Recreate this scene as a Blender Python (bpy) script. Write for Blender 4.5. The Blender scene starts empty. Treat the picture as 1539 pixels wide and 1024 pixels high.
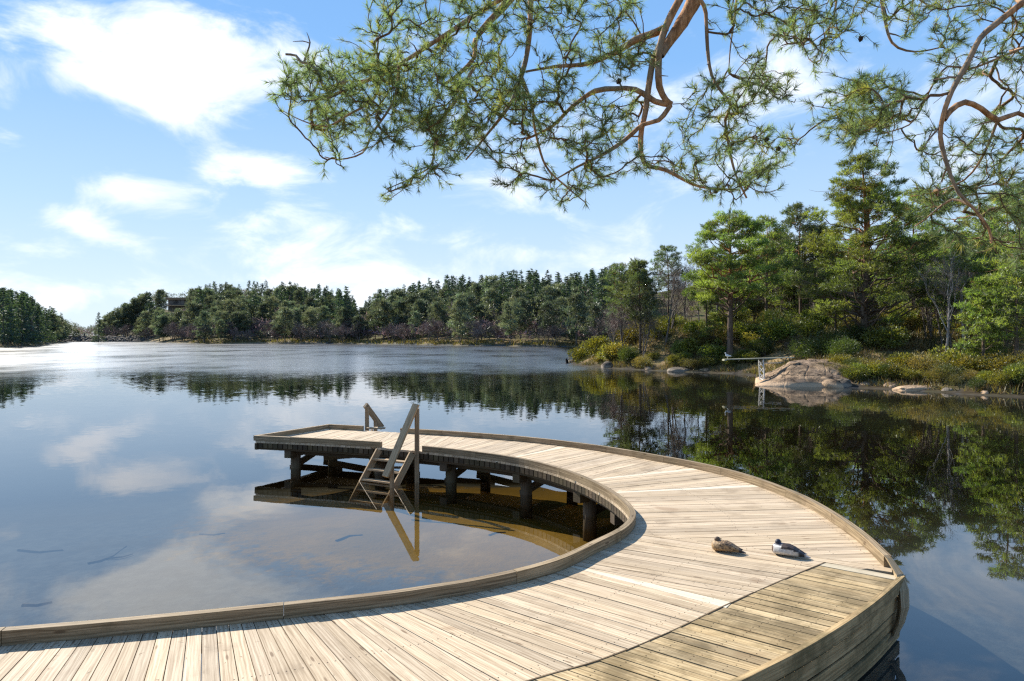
import bpy, bmesh, math, random
import numpy as np
from mathutils import Vector, noise as mnoise
R = math.radians
C = bpy.context.scene.collection
# ------------------------------------------------------------------ camera constants
CAMZ, FPX, CX, HY = 2.9, 1026.0, 769.5, 504.0
SUN_AZ, SUN_EL = -45.0, 36.0
def at(x, y, Y):                      # photo pixel + distance -> world point
    return np.array([(x-CX)/FPX*Y, Y, CAMZ+(HY-y)/FPX*Y])
def on(x, y, z):                      # photo pixel + height -> world point
    Y = (CAMZ-z)*FPX/(y-HY)
    return np.array([(x-CX)/FPX*Y, Y, z])

# ------------------------------------------------------------------ mesh helpers
def obj_np(name, verts, faces, mat=None, parent=None, smooth=False, uv=None, tint=None, mi=None, mats=None):
    """faces: list of index tuples or (M,k) array; uv per loop; tint per vertex (N,3)"""
    me = bpy.data.meshes.new(name)
    verts = np.asarray(verts, dtype=np.float32)
    if isinstance(faces, np.ndarray):
        M, k = faces.shape
        me.vertices.add(len(verts)); me.vertices.foreach_set('co', verts.ravel())
        me.loops.add(M*k); me.loops.foreach_set('vertex_index', faces.astype(np.int32).ravel())
        me.polygons.add(M); me.polygons.foreach_set('loop_start', np.arange(0, M*k, k, dtype=np.int32))
        me.update(calc_edges=True)
    else:
        me.from_pydata([tuple(map(float, v)) for v in verts], [], [tuple(map(int, f)) for f in faces])
    if smooth: me.polygons.foreach_set('use_smooth', np.ones(len(me.polygons), dtype=bool))
    if uv is not None:
        l = me.uv_layers.new(name='UVMap'); l.data.foreach_set('uv', np.asarray(uv, dtype=np.float32).ravel())
    if tint is not None:
        a = me.color_attributes.new('tint', 'FLOAT_COLOR', 'POINT')
        t = np.ones((len(verts), 4), dtype=np.float32); t[:, :3] = tint
        a.data.foreach_set('color', t.ravel())
    for m in (mats or ([mat] if mat else [])): me.materials.append(m)
    if mi is not None: me.polygons.foreach_set('material_index', np.asarray(mi, dtype=np.int32))
    me.update()
    o = bpy.data.objects.new(name, me); C.objects.link(o)
    if parent: o.parent = parent
    return o

class MB:
    """collects boxes, tubes, prisms with uv + tint into ONE mesh"""
    def __init__(s): s.v=[]; s.f=[]; s.uv=[]; s.t=[]; s.n=0
    def add(s, v, f, uv=None, tint=(1,1,1)):
        v = np.asarray(v, float); b = s.n
        s.v.append(v); s.n += len(v)
        t = np.asarray(tint, float)
        s.t.append(np.tile(t, (len(v), 1)) if t.ndim == 1 else t)
        for i, q in enumerate(f):
            s.f.append(tuple(b+k for k in q))
            s.uv.extend(uv[i] if uv is not None else [(0,0)]*len(q))
    def beam(s, p, q, w, h, up=(0,0,1), tint=(1,1,1), uo=None):
        """box from p to q, width w (sideways), height h (along up)"""
        p=np.asarray(p,float); q=np.asarray(q,float); d=q-p; L=np.linalg.norm(d); d=d/L
        up=np.asarray(up,float); sd=np.cross(d,up); sd/=np.linalg.norm(sd); u=np.cross(sd,d)
        a=sd*w/2; b=u*h/2
        v=[p-a-b,p+a-b,p+a+b,p-a+b,q-a-b,q+a-b,q+a+b,q-a+b]
        f=[(0,1,2,3),(7,6,5,4),(0,4,5,1),(1,5,6,2),(2,6,7,3),(3,7,4,0)]
        if uo is None: uo=(random.random()*50,random.random()*50)
        uv=[]
        for (k,q4) in enumerate(f):
            W = w if k in (2,4) else h
            if k<2: uv.append([(uo[0]+0,uo[1]),(uo[0]+.02,uo[1]+w),(uo[0]+.02,uo[1]+w),(uo[0],uo[1]+h)])
            else: uv.append([(uo[0],uo[1]+k),(uo[0]+L,uo[1]+k),(uo[0]+L,uo[1]+k+W),(uo[0],uo[1]+k+W)])
        s.add(v,f,uv,tint)
    def tube(s, pts, rad, sides=6, tint=(1,1,1), caps=True):
        v,f,uv=tube(pts,rad,sides,caps); s.add(v,f,uv,tint)
    def sweep(s, line, w0, w1, z0, z1, tint=(1,1,1), uo=None):
        """vertical-sided strip along plan line (N,2|3); offsets w0..w1 to the left, z0..z1 heights (may be per point)"""
        P=np.asarray(line,float)[:,:2]; n=len(P)
        T=np.gradient(P,axis=0); T/=np.linalg.norm(T,axis=1)[:,None]
        N=np.stack([-T[:,1],T[:,0]],1)
        z0=np.broadcast_to(z0,(n,)); z1=np.broadcast_to(z1,(n,))
        a=P+N*w0; b=P+N*w1
        V=np.zeros((n,4,3)); V[:,0,:2]=a; V[:,0,2]=z0; V[:,1,:2]=b; V[:,1,2]=z0; V[:,2,:2]=b; V[:,2,2]=z1; V[:,3,:2]=a; V[:,3,2]=z1
        S=np.concatenate([[0],np.cumsum(np.linalg.norm(np.diff(P,axis=0),axis=1))])
        if uo is None: uo=(random.random()*50,random.random()*50)
        f=[];uv=[]; dims=[abs(w1-w0),1,abs(w1-w0),1]
        for i in range(n-1):
            for k in range(4):
                f.append((i*4+k,i*4+(k+1)%4,(i+1)*4+(k+1)%4,(i+1)*4+k))
                h=(abs(w1-w0) if k in(0,2) else abs(z1[i]-z0[i])); v0=uo[1]+k*1.7
                uv.append([(uo[0]+S[i],v0),(uo[0]+S[i],v0+h),(uo[0]+S[i+1],v0+h),(uo[0]+S[i+1],v0)])
        f.append((3,2,1,0)); uv.append([(0,0),(0.01,.1),(.01,.2),(0,.3)])
        e=(n-1)*4; f.append((e,e+1,e+2,e+3)); uv.append([(0,0),(0.01,.1),(.01,.2),(0,.3)])
        s.add(V.reshape(-1,3),f,uv,tint)
    def build(s, name, mat, parent=None, smooth=False):
        return obj_np(name, np.concatenate(s.v), s.f, mat, parent, smooth, s.uv, np.concatenate(s.t))

def tube(pts, rad, sides=6, caps=True):
    P=np.asarray(pts,float); n=len(P); rad=np.broadcast_to(np.asarray(rad,float),(n,))
    T=np.gradient(P,axis=0); T/=np.maximum(np.linalg.norm(T,axis=1)[:,None],1e-9)
    ref=np.array([0.,0,1]) if abs(T[0][2])<.9 else np.array([1.,0,0])
    a=np.cross(T,ref); nn=np.linalg.norm(a,axis=1)[:,None]; a=np.where(nn<1e-3,np.array([0,1.,0]),a/np.maximum(nn,1e-9))
    for i in range(1,n):
        if np.dot(a[i],a[i-1])<0: a[i]=-a[i]
    b=np.cross(T,a)
    th=np.linspace(0,2*np.pi,sides,endpoint=False)
    V=P[:,None,:]+rad[:,None,None]*(np.cos(th)[None,:,None]*a[:,None,:]+np.sin(th)[None,:,None]*b[:,None,:])
    S=np.concatenate([[0],np.cumsum(np.linalg.norm(np.diff(P,axis=0),axis=1))])
    f=[];uv=[]
    for i in range(n-1):
        for k in range(sides):
            k2=(k+1)%sides
            f.append((i*sides+k,i*sides+k2,(i+1)*sides+k2,(i+1)*sides+k))
            c0=k/sides*6.28*rad[i]; c1=(k+1)/sides*6.28*rad[i]
            uv.append([(S[i],c0),(S[i],c1),(S[i+1],c1),(S[i+1],c0)])
    if caps and sides>2:
        f.append(tuple(range(sides))[::-1]); uv.append([(0,0)]*sides)
        f.append(tuple((n-1)*sides+k for k in range(sides))); uv.append([(0,0)]*sides)
    return V.reshape(-1,3),f,uv

class TubeSet:
    """many thin quad-only tubes, fast"""
    def __init__(s): s.v=[]; s.f=[]; s.n=0
    def add(s, pts, rad, sides=4):
        P=np.asarray(pts,float); n=len(P); rad=np.broadcast_to(np.asarray(rad,float),(n,))
        T=np.gradient(P,axis=0); T/=np.maximum(np.linalg.norm(T,axis=1)[:,None],1e-9)
        ref=np.array([.31,.2,.93]) if abs(T[0][2])<.85 else np.array([.9,.3,.1])
        a=np.cross(T,ref); a/=np.maximum(np.linalg.norm(a,axis=1)[:,None],1e-9); b=np.cross(T,a)
        th=np.linspace(0,2*np.pi,sides,endpoint=False)
        V=P[:,None,:]+rad[:,None,None]*(np.cos(th)[None,:,None]*a[:,None,:]+np.sin(th)[None,:,None]*b[:,None,:])
        i=np.arange(n-1)[:,None]*sides; k=np.arange(sides)[None,:]; k2=(k+1)%sides
        F=np.stack([i+k,i+k2,i+sides+k2,i+sides+k],-1).reshape(-1,4)+s.n
        s.v.append(V.reshape(-1,3)); s.f.append(F); s.n+=n*sides
    def build(s,name,mat,parent=None,tint=None):
        V=np.concatenate(s.v)
        return obj_np(name,V,np.concatenate(s.f),mat,parent,True,tint=tint)

def unit(a): return a/np.maximum(np.linalg.norm(a,axis=-1,keepdims=True),1e-9)
def blades(P,D,L,W,rng,tint):
    """thin triangles at P along D, length L, base width W"""
    n=len(P); D=unit(D); s=unit(np.cross(D,rng.normal(size=(n,3))))
    L=np.broadcast_to(L,(n,))[:,None]; W=np.broadcast_to(W,(n,))[:,None]
    V=np.stack([P-s*W/2,P+s*W/2,P+D*L],1).reshape(-1,3)
    F=np.arange(3*n).reshape(n,3)
    return V,F,np.repeat(tint,3,axis=0)
def leaves(P,D,L,W,rng,tint):
    """diamond leaf quads"""
    n=len(P); D=unit(D); s=unit(np.cross(D,rng.normal(size=(n,3))))
    L=np.broadcast_to(L,(n,))[:,None]; W=np.broadcast_to(W,(n,))[:,None]
    V=np.stack([P,P+D*L*.5+s*W/2,P+D*L,P+D*L*.5-s*W/2],1).reshape(-1,3)
    return V,np.arange(4*n).reshape(n,4),np.repeat(tint,4,axis=0)

def tag(o,label=None,cat=None,group=None,kind=None):
    if label: o['label']=label
    if cat: o['category']=cat
    if group: o['group']=group
    if kind: o['kind']=kind
    return o
def thing(name,label,cat,loc=(0,0,0),rotz=0,group=None):
    o=bpy.data.objects.new(name,None); C.objects.link(o); o.location=tuple(map(float,loc)); o.rotation_euler=(0,0,rotz)
    o.empty_display_size=.2
    return tag(o,label,cat,group)
def dup(root,loc,rotz,scale=1.0,label=None,group=None):
    r=root.copy(); C.objects.link(r); r.location=tuple(map(float,loc)); r.rotation_euler=(0,0,rotz)
    r.scale=(scale,)*3 if np.isscalar(scale) else scale
    if label: r['label']=label
    if group: r['group']=group
    for ch in list(root.children):
        c=ch.copy(); C.objects.link(c); c.parent=r
        for g in ch.children:
            d=g.copy(); C.objects.link(d); d.parent=c
    return r

# ------------------------------------------------------------------ materials
def newmat(name):
    m=bpy.data.materials.new(name); m.use_nodes=True; nt=m.node_tree; nt.nodes.clear()
    return m,nt,nt.nodes.new('ShaderNodeOutputMaterial')
class NT:
    """tiny node-graph helper"""
    def __init__(s,nt): s.nt=nt
    def n(s,t,**k):
        x=s.nt.nodes.new('ShaderNode'+t)
        for a,b in k.items(): setattr(x,a,b)
        return x
    def put(s,sock,v):
        if isinstance(v,bpy.types.NodeSocket): s.nt.links.new(v,sock)
        elif v is not None:
            if sock.type in('RGBA',) and len(v)==3: v=(*v,1)
            sock.default_value=v
    def math(s,op,a,b=None,c=None,clamp=False):
        x=s.n('Math',operation=op,use_clamp=clamp)
        for i,v in enumerate((a,b,c)):
            if v is not None: s.put(x.inputs[i],v)
        return x.outputs[0]
    def vmath(s,op,a,b=None):
        x=s.n('VectorMath',operation=op); s.put(x.inputs[0],a)
        if b is not None: s.put(x.inputs[3] if op=='SCALE' else x.inputs[1],b)
        return x.outputs[0] if op not in('LENGTH','DOT_PRODUCT','DISTANCE') else x.outputs['Value']
    def mix(s,f,a,b,bt='MIX'):
        x=s.n('Mix',data_type='RGBA',blend_type=bt); s.put(x.inputs[0],f); s.put(x.inputs[6],a); s.put(x.inputs[7],b); return x.outputs[2]
    def noise(s,vec,scale,detail=3,rough=.55,dist=0,col=False):
        x=s.n('TexNoise'); s.put(x.inputs['Vector'],vec); x.inputs['Scale'].default_value=scale; x.inputs['Detail'].default_value=detail
        x.inputs['Roughness'].default_value=rough; x.inputs['Distortion'].default_value=dist
        return x.outputs['Color'] if col else x.outputs['Fac']
    def ramp(s,f,stops):
        x=s.n('ValToRGB'); s.put(x.inputs[0],f); e=x.color_ramp.elements
        while len(e)<len(stops): e.new(.5)
        for k,(p,c) in zip(e,stops):
            k.position=p; k.color=(*c,1) if len(c)==3 else c
        return x.outputs[0]
    def mr(s,v,a,b,c=0,d=1,smooth=True):
        x=s.n('MapRange'); x.interpolation_type='SMOOTHSTEP' if smooth else 'LINEAR'
        s.put(x.inputs[0],v)
        for i,k in enumerate((a,b,c,d)): s.put(x.inputs[1+i],float(k))
        return x.outputs[0]
    def comb(s,x,y,z):
        n=s.n('CombineXYZ'); s.put(n.inputs[0],x); s.put(n.inputs[1],y); s.put(n.inputs[2],z); return n.outputs[0]
    def sep(s,v):
        n=s.n('SeparateXYZ'); s.put(n.inputs[0],v); return n.outputs
    def attr(s,name): return s.n('Attribute',attribute_name=name).outputs['Color']
    def bump(s,h,strength=.5,dist=.01):
        b=s.n('Bump'); s.put(b.inputs['Height'],h); b.inputs['Strength'].default_value=strength; b.inputs['Distance'].default_value=dist; return b.outputs[0]
    def bsdf(s,out,col,rough=.8,normal=None,spec=.3):
        b=s.n('BsdfPrincipled'); s.put(b.inputs['Base Color'],col); s.put(b.inputs['Roughness'],rough)
        b.inputs['Specular IOR Level'].default_value=spec
        if normal is not None: s.put(b.inputs['Normal'],normal)
        s.nt.links.new(b.outputs[0],out.inputs[0]); return b

def wood_mat(name, dark, light, moss=0., knots=.7, bump=.35, mossc=(.07,.075,.02), wet=False):
    m,nt,out=newmat(name); g=NT(nt)
    uv=g.n('UVMap',uv_map='UVMap').outputs[0]
    pos=g.n('NewGeometry').outputs['Position']
    su=g.sep(uv)
    st=g.comb(g.math('MULTIPLY',su[0],1.3),g.math('MULTIPLY',su[1],62),0.0)
    warp=g.noise(g.vmath('MULTIPLY',uv,(2.2,7,1)),1.0,2)
    st=g.vmath('ADD',st,g.comb(0.0,g.math('MULTIPLY',warp,1.6),0.0))
    grain=g.noise(st,1.0,5,.65)
    cracks=g.noise(g.vmath('ADD',g.vmath('MULTIPLY',st,(.5,1.2,1)),(7,3,0)),1.0,2,.5)
    col=g.mix(g.mr(grain,.31,.69),dark,light)
    col=g.mix(g.math('MULTIPLY',g.mr(cracks,.30,.24),.75),col,tuple(c*.22 for c in dark))
    blot=g.noise(pos,2.3,4,.6)
    col=g.mix(g.math('MULTIPLY',g.mr(blot,.52,.78),.55),col,tuple(c*.62 for c in dark))
    fine=g.noise(pos,55,2,.7)
    col=g.mix(g.math('MULTIPLY',g.mr(fine,.58,.75),.35),col,tuple(c*.5 for c in dark))
    kn=g.n('TexVoronoi'); g.put(kn.inputs['Vector'],g.vmath('MULTIPLY',uv,(2.1,9.0,1))); kn.inputs['Scale'].default_value=1
    col=g.mix(g.math('MULTIPLY',g.mr(kn.outputs['Distance'],.13,.06),knots),col,(dark[0]*.42,dark[1]*.32,dark[2]*.25))
    stain=g.noise(g.vmath('ADD',g.vmath('MULTIPLY',pos,(1.6,2.6,1)),(31,7,0)),1.0,2,.5)
    col=g.mix(g.math('MULTIPLY',g.mr(stain,.66,.74),.5*knots),col,(dark[0]*.6,dark[1]*.42,dark[2]*.3))
    if moss>0:
        mn=g.noise(g.vmath('MULTIPLY',pos,(1.3,1.3,1.3)),1.7,6,.7)
        col=g.mix(g.math('MULTIPLY',g.mr(mn,.42,.62),moss),col,mossc)
        mk=g.noise(g.vmath('ADD',st,(5,9,3)),.6,4,.7)
        col=g.mix(g.math('MULTIPLY',g.mr(mk,.5,.7),moss*.9),col,(.040,.030,.017))
    col=g.mix(1.0,col,g.attr('tint'),'MULTIPLY')
    h=g.math('ADD',grain,g.math('MULTIPLY',g.mr(cracks,.24,.30),1.2))
    g.bsdf(out,col,.75 if not wet else .5,g.bump(h,bump,.004),.25)
    return m

def leaf_mat(name, col, trans=.35, var=.35, hue=.04, tm=(1.75,2.0,.75)):
    m,nt,out=newmat(name); g=NT(nt)
    oi=g.n('ObjectInfo').outputs['Random']
    c=g.mix(1.0,col,g.attr('tint'),'MULTIPLY')
    h=g.n('HueSaturation'); g.put(h.inputs['Color'],c)
    g.put(h.inputs['Hue'],g.mr(oi,0,1,.5-hue,.5+hue*.6,False)); g.put(h.inputs['Value'],g.mr(g.math('FRACT',g.math('MULTIPLY',oi,7.3)),0,1,1-var,1+var,False))
    d=g.n('BsdfDiffuse'); g.put(d.inputs[0],h.outputs[0])
    t=g.n('BsdfTranslucent'); g.put(t.inputs[0],g.mix(1.0,h.outputs[0],tm,'MULTIPLY'))
    mx=g.n('MixShader'); mx.inputs[0].default_value=trans
    nt.links.new(d.outputs[0],mx.inputs[1]); nt.links.new(t.outputs[0],mx.inputs[2])
    gl=g.n('BsdfGlossy'); gl.inputs['Roughness'].default_value=.45; g.put(gl.inputs[0],(.9,.95,.9))
    m2=g.n('MixShader'); m2.inputs[0].default_value=.035
    nt.links.new(mx.outputs[0],m2.inputs[1]); nt.links.new(gl.outputs[0],m2.inputs[2])
    nt.links.new(m2.outputs[0],out.inputs[0]); return m

def bark_mat(name, c1, c2, c3=None, scale=9, zsplit=None):
    m,nt,out=newmat(name); g=NT(nt)
    tc=g.n('TexCoord').outputs['Object']
    n=g.noise(g.vmath('MULTIPLY',tc,(scale,scale,scale*.28)),1.0,5,.7)
    col=g.mix(g.mr(n,.35,.66),c1,c2)
    if c3 is not None:
        n2=g.noise(tc,2.2,3,.6); f=g.mr(n2,.40,.62)
        if zsplit:
            z=g.sep(tc)[2]; f=g.math('MULTIPLY',g.mr(z,zsplit[0],zsplit[1]),g.mr(n2,.25,.5,.45,1))
        col=g.mix(f,col,g.mix(g.mr(n,.35,.66),tuple(c*.6 for c in c3),c3))
    g.bsdf(out,col,.9,g.bump(n,.6,.02),.15); return m

M={}
M['deck']=wood_mat('weathered_deck_wood',(.31,.225,.140),(.60,.485,.345),0,.75)
M['deck_new']=wood_mat('fresh_pale_wood',(.47,.40,.29),(.66,.58,.45),0,.4,.25)
M['mossy']=wood_mat('mossy_deck_wood',(.31,.215,.105),(.60,.46,.265),.62,.6,.4,(.125,.088,.035))
M['kerb']=wood_mat('kerb_wood',(.13,.088,.048),(.40,.305,.195),.12,.7)
M['rail']=wood_mat('rail_wood',(.18,.122,.070),(.43,.315,.195),.05,.6)
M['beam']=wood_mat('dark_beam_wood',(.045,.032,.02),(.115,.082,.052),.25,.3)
M['skirt']=wood_mat('skirt_wood',(.31,.205,.095),(.62,.44,.225),.55,.4,.3,(.055,.055,.02))
M['needle']=leaf_mat('pine_needles',(.150,.198,.088),.5,.0,.0,(1.7,1.8,1.0))
M['pine']=leaf_mat('pine_foliage',(.132,.160,.050),.55,.22,.02)
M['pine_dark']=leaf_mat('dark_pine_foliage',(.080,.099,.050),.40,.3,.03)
M['hazed_far_pine']=leaf_mat('hazed_far_pine_foliage',(.105,.125,.078),.40,.3,.03,(1.4,1.5,1.0))  # distance haze painted in: paler, greyer green for the far pines
M['spruce']=leaf_mat('hazed_spruce_foliage',(.056,.080,.056),.28,.25,.02)  # far spruces only; colour lightened to stand in for haze
M['bare']=leaf_mat('bare_twigs',(.185,.140,.118),.0,.28,.03)
M['bush']=leaf_mat('bush_foliage',(.135,.142,.034),.40,.3,.02,(1.8,1.7,.8))
M['heather']=leaf_mat('dry_grass_blades',(.175,.132,.055),.3,.2,.02)
M['moss']=leaf_mat('green_ground_cover',(.085,.090,.032),.3,.2,.02,(1.4,1.5,.8))
M['bark']=bark_mat('pine_bark',(.070,.052,.040),(.20,.145,.105),(.40,.185,.075),7,(4.2,7.5))
M['limb']=bark_mat('orange_pine_limb',(.22,.110,.050),(.58,.32,.16),(.34,.25,.17),24)
M['twig']=bark_mat('pine_twig',(.11,.068,.042),(.24,.15,.09),None,30)
M['greybark']=bark_mat('grey_bark',(.085,.072,.062),(.23,.20,.175),None,8)
M['birch']=bark_mat('pale_birch_bark',(.22,.19,.165),(.50,.45,.40),None,6)
M['deadwood']=bark_mat('dead_branch_wood',(.17,.125,.095),(.36,.27,.205),None,14)

def rock_mat(name,c1,c2,c3,scale=1.5):
    m,nt,out=newmat(name); g=NT(nt)
    pos=g.n('NewGeometry').outputs['Position']
    n=g.noise(pos,scale,8,.65); n2=g.noise(g.vmath('ADD',pos,(11,5,2)),scale*.45,4,.6); n3=g.noise(pos,scale*9,4,.7)
    col=g.mix(g.mr(n,.38,.62),c1,c2); col=g.mix(g.mr(n2,.5,.66),col,c3)
    col=g.mix(g.math('MULTIPLY',g.mr(n3,.55,.7),.5),col,tuple(x*.4 for x in c1))
    w=g.n('TexWave',wave_type='BANDS',bands_direction='DIAGONAL'); g.put(w.inputs['Vector'],pos); w.inputs['Scale'].default_value=.16*scale; w.inputs['Distortion'].default_value=5; w.inputs['Detail'].default_value=3
    col=g.mix(g.mr(w.outputs['Fac'],.05,.0,0,.5),col,tuple(x*.25 for x in c1))
    cv=g.n('TexVoronoi',feature='DISTANCE_TO_EDGE'); wv=g.vmath('ADD',g.vmath('MULTIPLY',pos,(.55*scale,.35*scale,.9*scale)),g.vmath('SCALE',g.noise(pos,scale*.8,4,.6,0,True),.9)); g.put(cv.inputs['Vector'],wv); cv.inputs['Scale'].default_value=.6
    col=g.mix(g.math('MULTIPLY',g.mr(cv.outputs['Distance'],.035,.005),.85),col,tuple(x*.2 for x in c1))
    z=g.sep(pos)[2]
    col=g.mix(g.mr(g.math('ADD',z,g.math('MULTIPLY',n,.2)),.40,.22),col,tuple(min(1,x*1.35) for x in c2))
    g.bsdf(out,col,.9,g.bump(g.math('ADD',n,g.math('MULTIPLY',n3,.3)),.8,.15),.2); return m
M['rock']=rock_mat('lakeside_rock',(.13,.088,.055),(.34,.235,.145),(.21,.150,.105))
M['stone']=rock_mat('pale_stone',(.085,.070,.055),(.18,.15,.115),(.13,.108,.085),2.5)

# ------------------------------------------------------------------ lake outline and terrain
LAKE=np.array([(23.7,31.6),(29,27.5),(36,21),(38,13),(29,7),(18,3.5),(10,2.0),(5.5,1.5),(2,1.2),(-2,1.0),(-6,.6),(-12,-.6),(-25,-6),(-50,-5),(-82,20),(-105,60),(-118,110),
 (-116,152),(-128,180),(-140,207),(-146,214),(-152,222),(-185,285),(-214,312),(-190,314),(-172,312),(-152,285),(-138,268),(-120,244),(-105,231),(-86,237),(-60,229),(-35,212),(-12,187),(5,176),(18,172),(36,150),(38,120),(30,95),
 (20,82),(10,75),(5.7,71.6),(6.5,66),(7.7,61.2),(10.2,57.0),(12.6,54.8),(14.5,53.2),(16.9,51.2),(17.3,48),(15.6,44.2),(16.2,40.4),(18.8,38.3),(21.3,35.2)],float)
def refine(P,step,amp,seed):
    out=[]
    for i in range(len(P)):
        a,b=P[i],P[(i+1)%len(P)]; L=np.linalg.norm(b-a); st=step if max(a[1],b[1])>20 and max(a[1],b[1])<80 else step*4
        n=max(1,int(L/st)); d=(b-a)/L; nv=np.array([-d[1],d[0]])
        for k in range(n):
            p=a+(b-a)*k/n; am=amp*min(1,L/4)
            out.append(p+nv*am*mnoise.noise(Vector((p[0]*.35+seed,p[1]*.35,0)))*2)
    return np.array(out)
SHORE=refine(LAKE,1.2,.45,3.1)
def shore_dist(X,Y):
    """signed distance: + on land, - in the lake"""
    P=np.stack([X.ravel(),Y.ravel()],1); A=SHORE; B=np.roll(SHORE,-1,0)
    best=np.full(len(P),1e18); ins=np.zeros(len(P),bool)
    for a,b in zip(A,B):
        d=b-a; t=np.clip(((P-a)@d)/max(d@d,1e-9),0,1); q=P-(a+t[:,None]*d)
        best=np.minimum(best,(q*q).sum(1))
        c=(a[1]>P[:,1])!=(b[1]>P[:,1])
        xx=a[0]+(P[:,1]-a[1])*(b[0]-a[0])/((b[1]-a[1]) if abs(b[1]-a[1])>1e-12 else 1e-12)
        ins^=c&(P[:,0]<xx)
    d=np.sqrt(best); return np.where(ins,-d,d).reshape(X.shape)
_rng0=np.random.default_rng(5)
def vnoise(X,Y,sc,seed):
    """smooth value noise (numpy)"""
    r=np.random.default_rng(seed).random((256,256))
    u=X*sc+1000.3; v=Y*sc+1000.7; i=np.floor(u).astype(int); j=np.floor(v).astype(int); fu=u-i; fv=v-j
    fu=fu*fu*(3-2*fu); fv=fv*fv*(3-2*fv)
    g=lambda a,b:r[a%256,b%256]
    return (g(i,j)*(1-fu)+g(i+1,j)*fu)*(1-fv)+(g(i,j+1)*(1-fu)+g(i+1,j+1)*fu)*fv-.5
SKY_X=[-400,0,30,48,62,78,92,108,135,160,185,235,262,300,345,400,440,480,510,530,538,546,562,600,640,700,760,795,850,900,950,1010,1100,1300,1539,2200]
SKY_Y=[430,434,438,448,462,470,478,490,498,474,456,432,436,432,430,427,428,436,442,452,470,466,446,436,429,419,416,414,418,412,404,396,380,372,372,372]
SHORE_PX=[-400,0,75,80,200,230,300,400,500,600,700,800,930,1100,2200]
SHORE_D =[140,156,214,300,312,270,230,237,228,212,187,176,172,160,120]
def sstep(a,b,x): t=np.clip((x-a)/(b-a),0,1); return t*t*(3-2*t)
def gauss(X,Y,cx,cy,sx,sy): return np.exp(-((X-cx)/sx)**2-((Y-cy)/sy)**2)
def height(X,Y):
    X=np.asarray(X,float); Y=np.asarray(Y,float)
    d=shore_dist(X,Y)
    px=CX+FPX*X/np.maximum(Y,1.0)
    sd=np.interp(px,SHORE_PX,SHORE_D); rd=sd+110
    ridge=CAMZ+(HY-np.interp(px,SKY_X,SKY_Y))/FPX*rd-12.5
    ridge=np.clip(ridge,.8,40)
    far=np.where(Y>85, ridge*sstep(0,110,Y-sd)*sstep(0,30,d)**.5,0)
    near=.0*X
    near+=2.6*gauss(X,Y,19,64,9,7)*sstep(0,5,d)
    near+=2.0*gauss(X,Y,27,53,9,8)*sstep(0,6,d)
    near+=3.2*sstep(26,60,X+.25*(Y-45))*sstep(0,14,d)*(Y<140)
    near+=5.0*sstep(60,110,Y)*sstep(36,70,X)*(Y<160)
    land=.06+.55*sstep(0,2.2,d)+.6*sstep(1.5,8,d)+near+far+(vnoise(X,Y,.35,1)*.35+vnoise(X,Y,.09,2)*.8)*sstep(1,8,d)
    land+=np.where(Y>420,9*sstep(520,1000,Y)*(1+.5*vnoise(X,Y,.006,4)),0)
    land+=np.where(Y<12,sstep(0,3,d)*.2,0)
    dd=-d
    pond=np.maximum(gauss(X,Y,-2,6,14,6.5),gauss(X,Y,-1.5,12.5,9,6))
    bed=-.03-.30*sstep(0,2.5,dd)-1.5*sstep(7,24,dd)*(1-pond)-2.4*sstep(14,60,dd)*(1-pond)-.15*sstep(6,16,dd)-.25*sstep(2.2,5,X)*sstep(0,3,dd)*sstep(24,16,Y)
    bed+=(vnoise(X,Y,.8,6)*.07+vnoise(X,Y,3.1,7)*.03)*sstep(.2,2,dd)
    return np.where(d>0,land,bed)
def hz(x,y): return float(height(np.array([x]),np.array([y]))[0])

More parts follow.
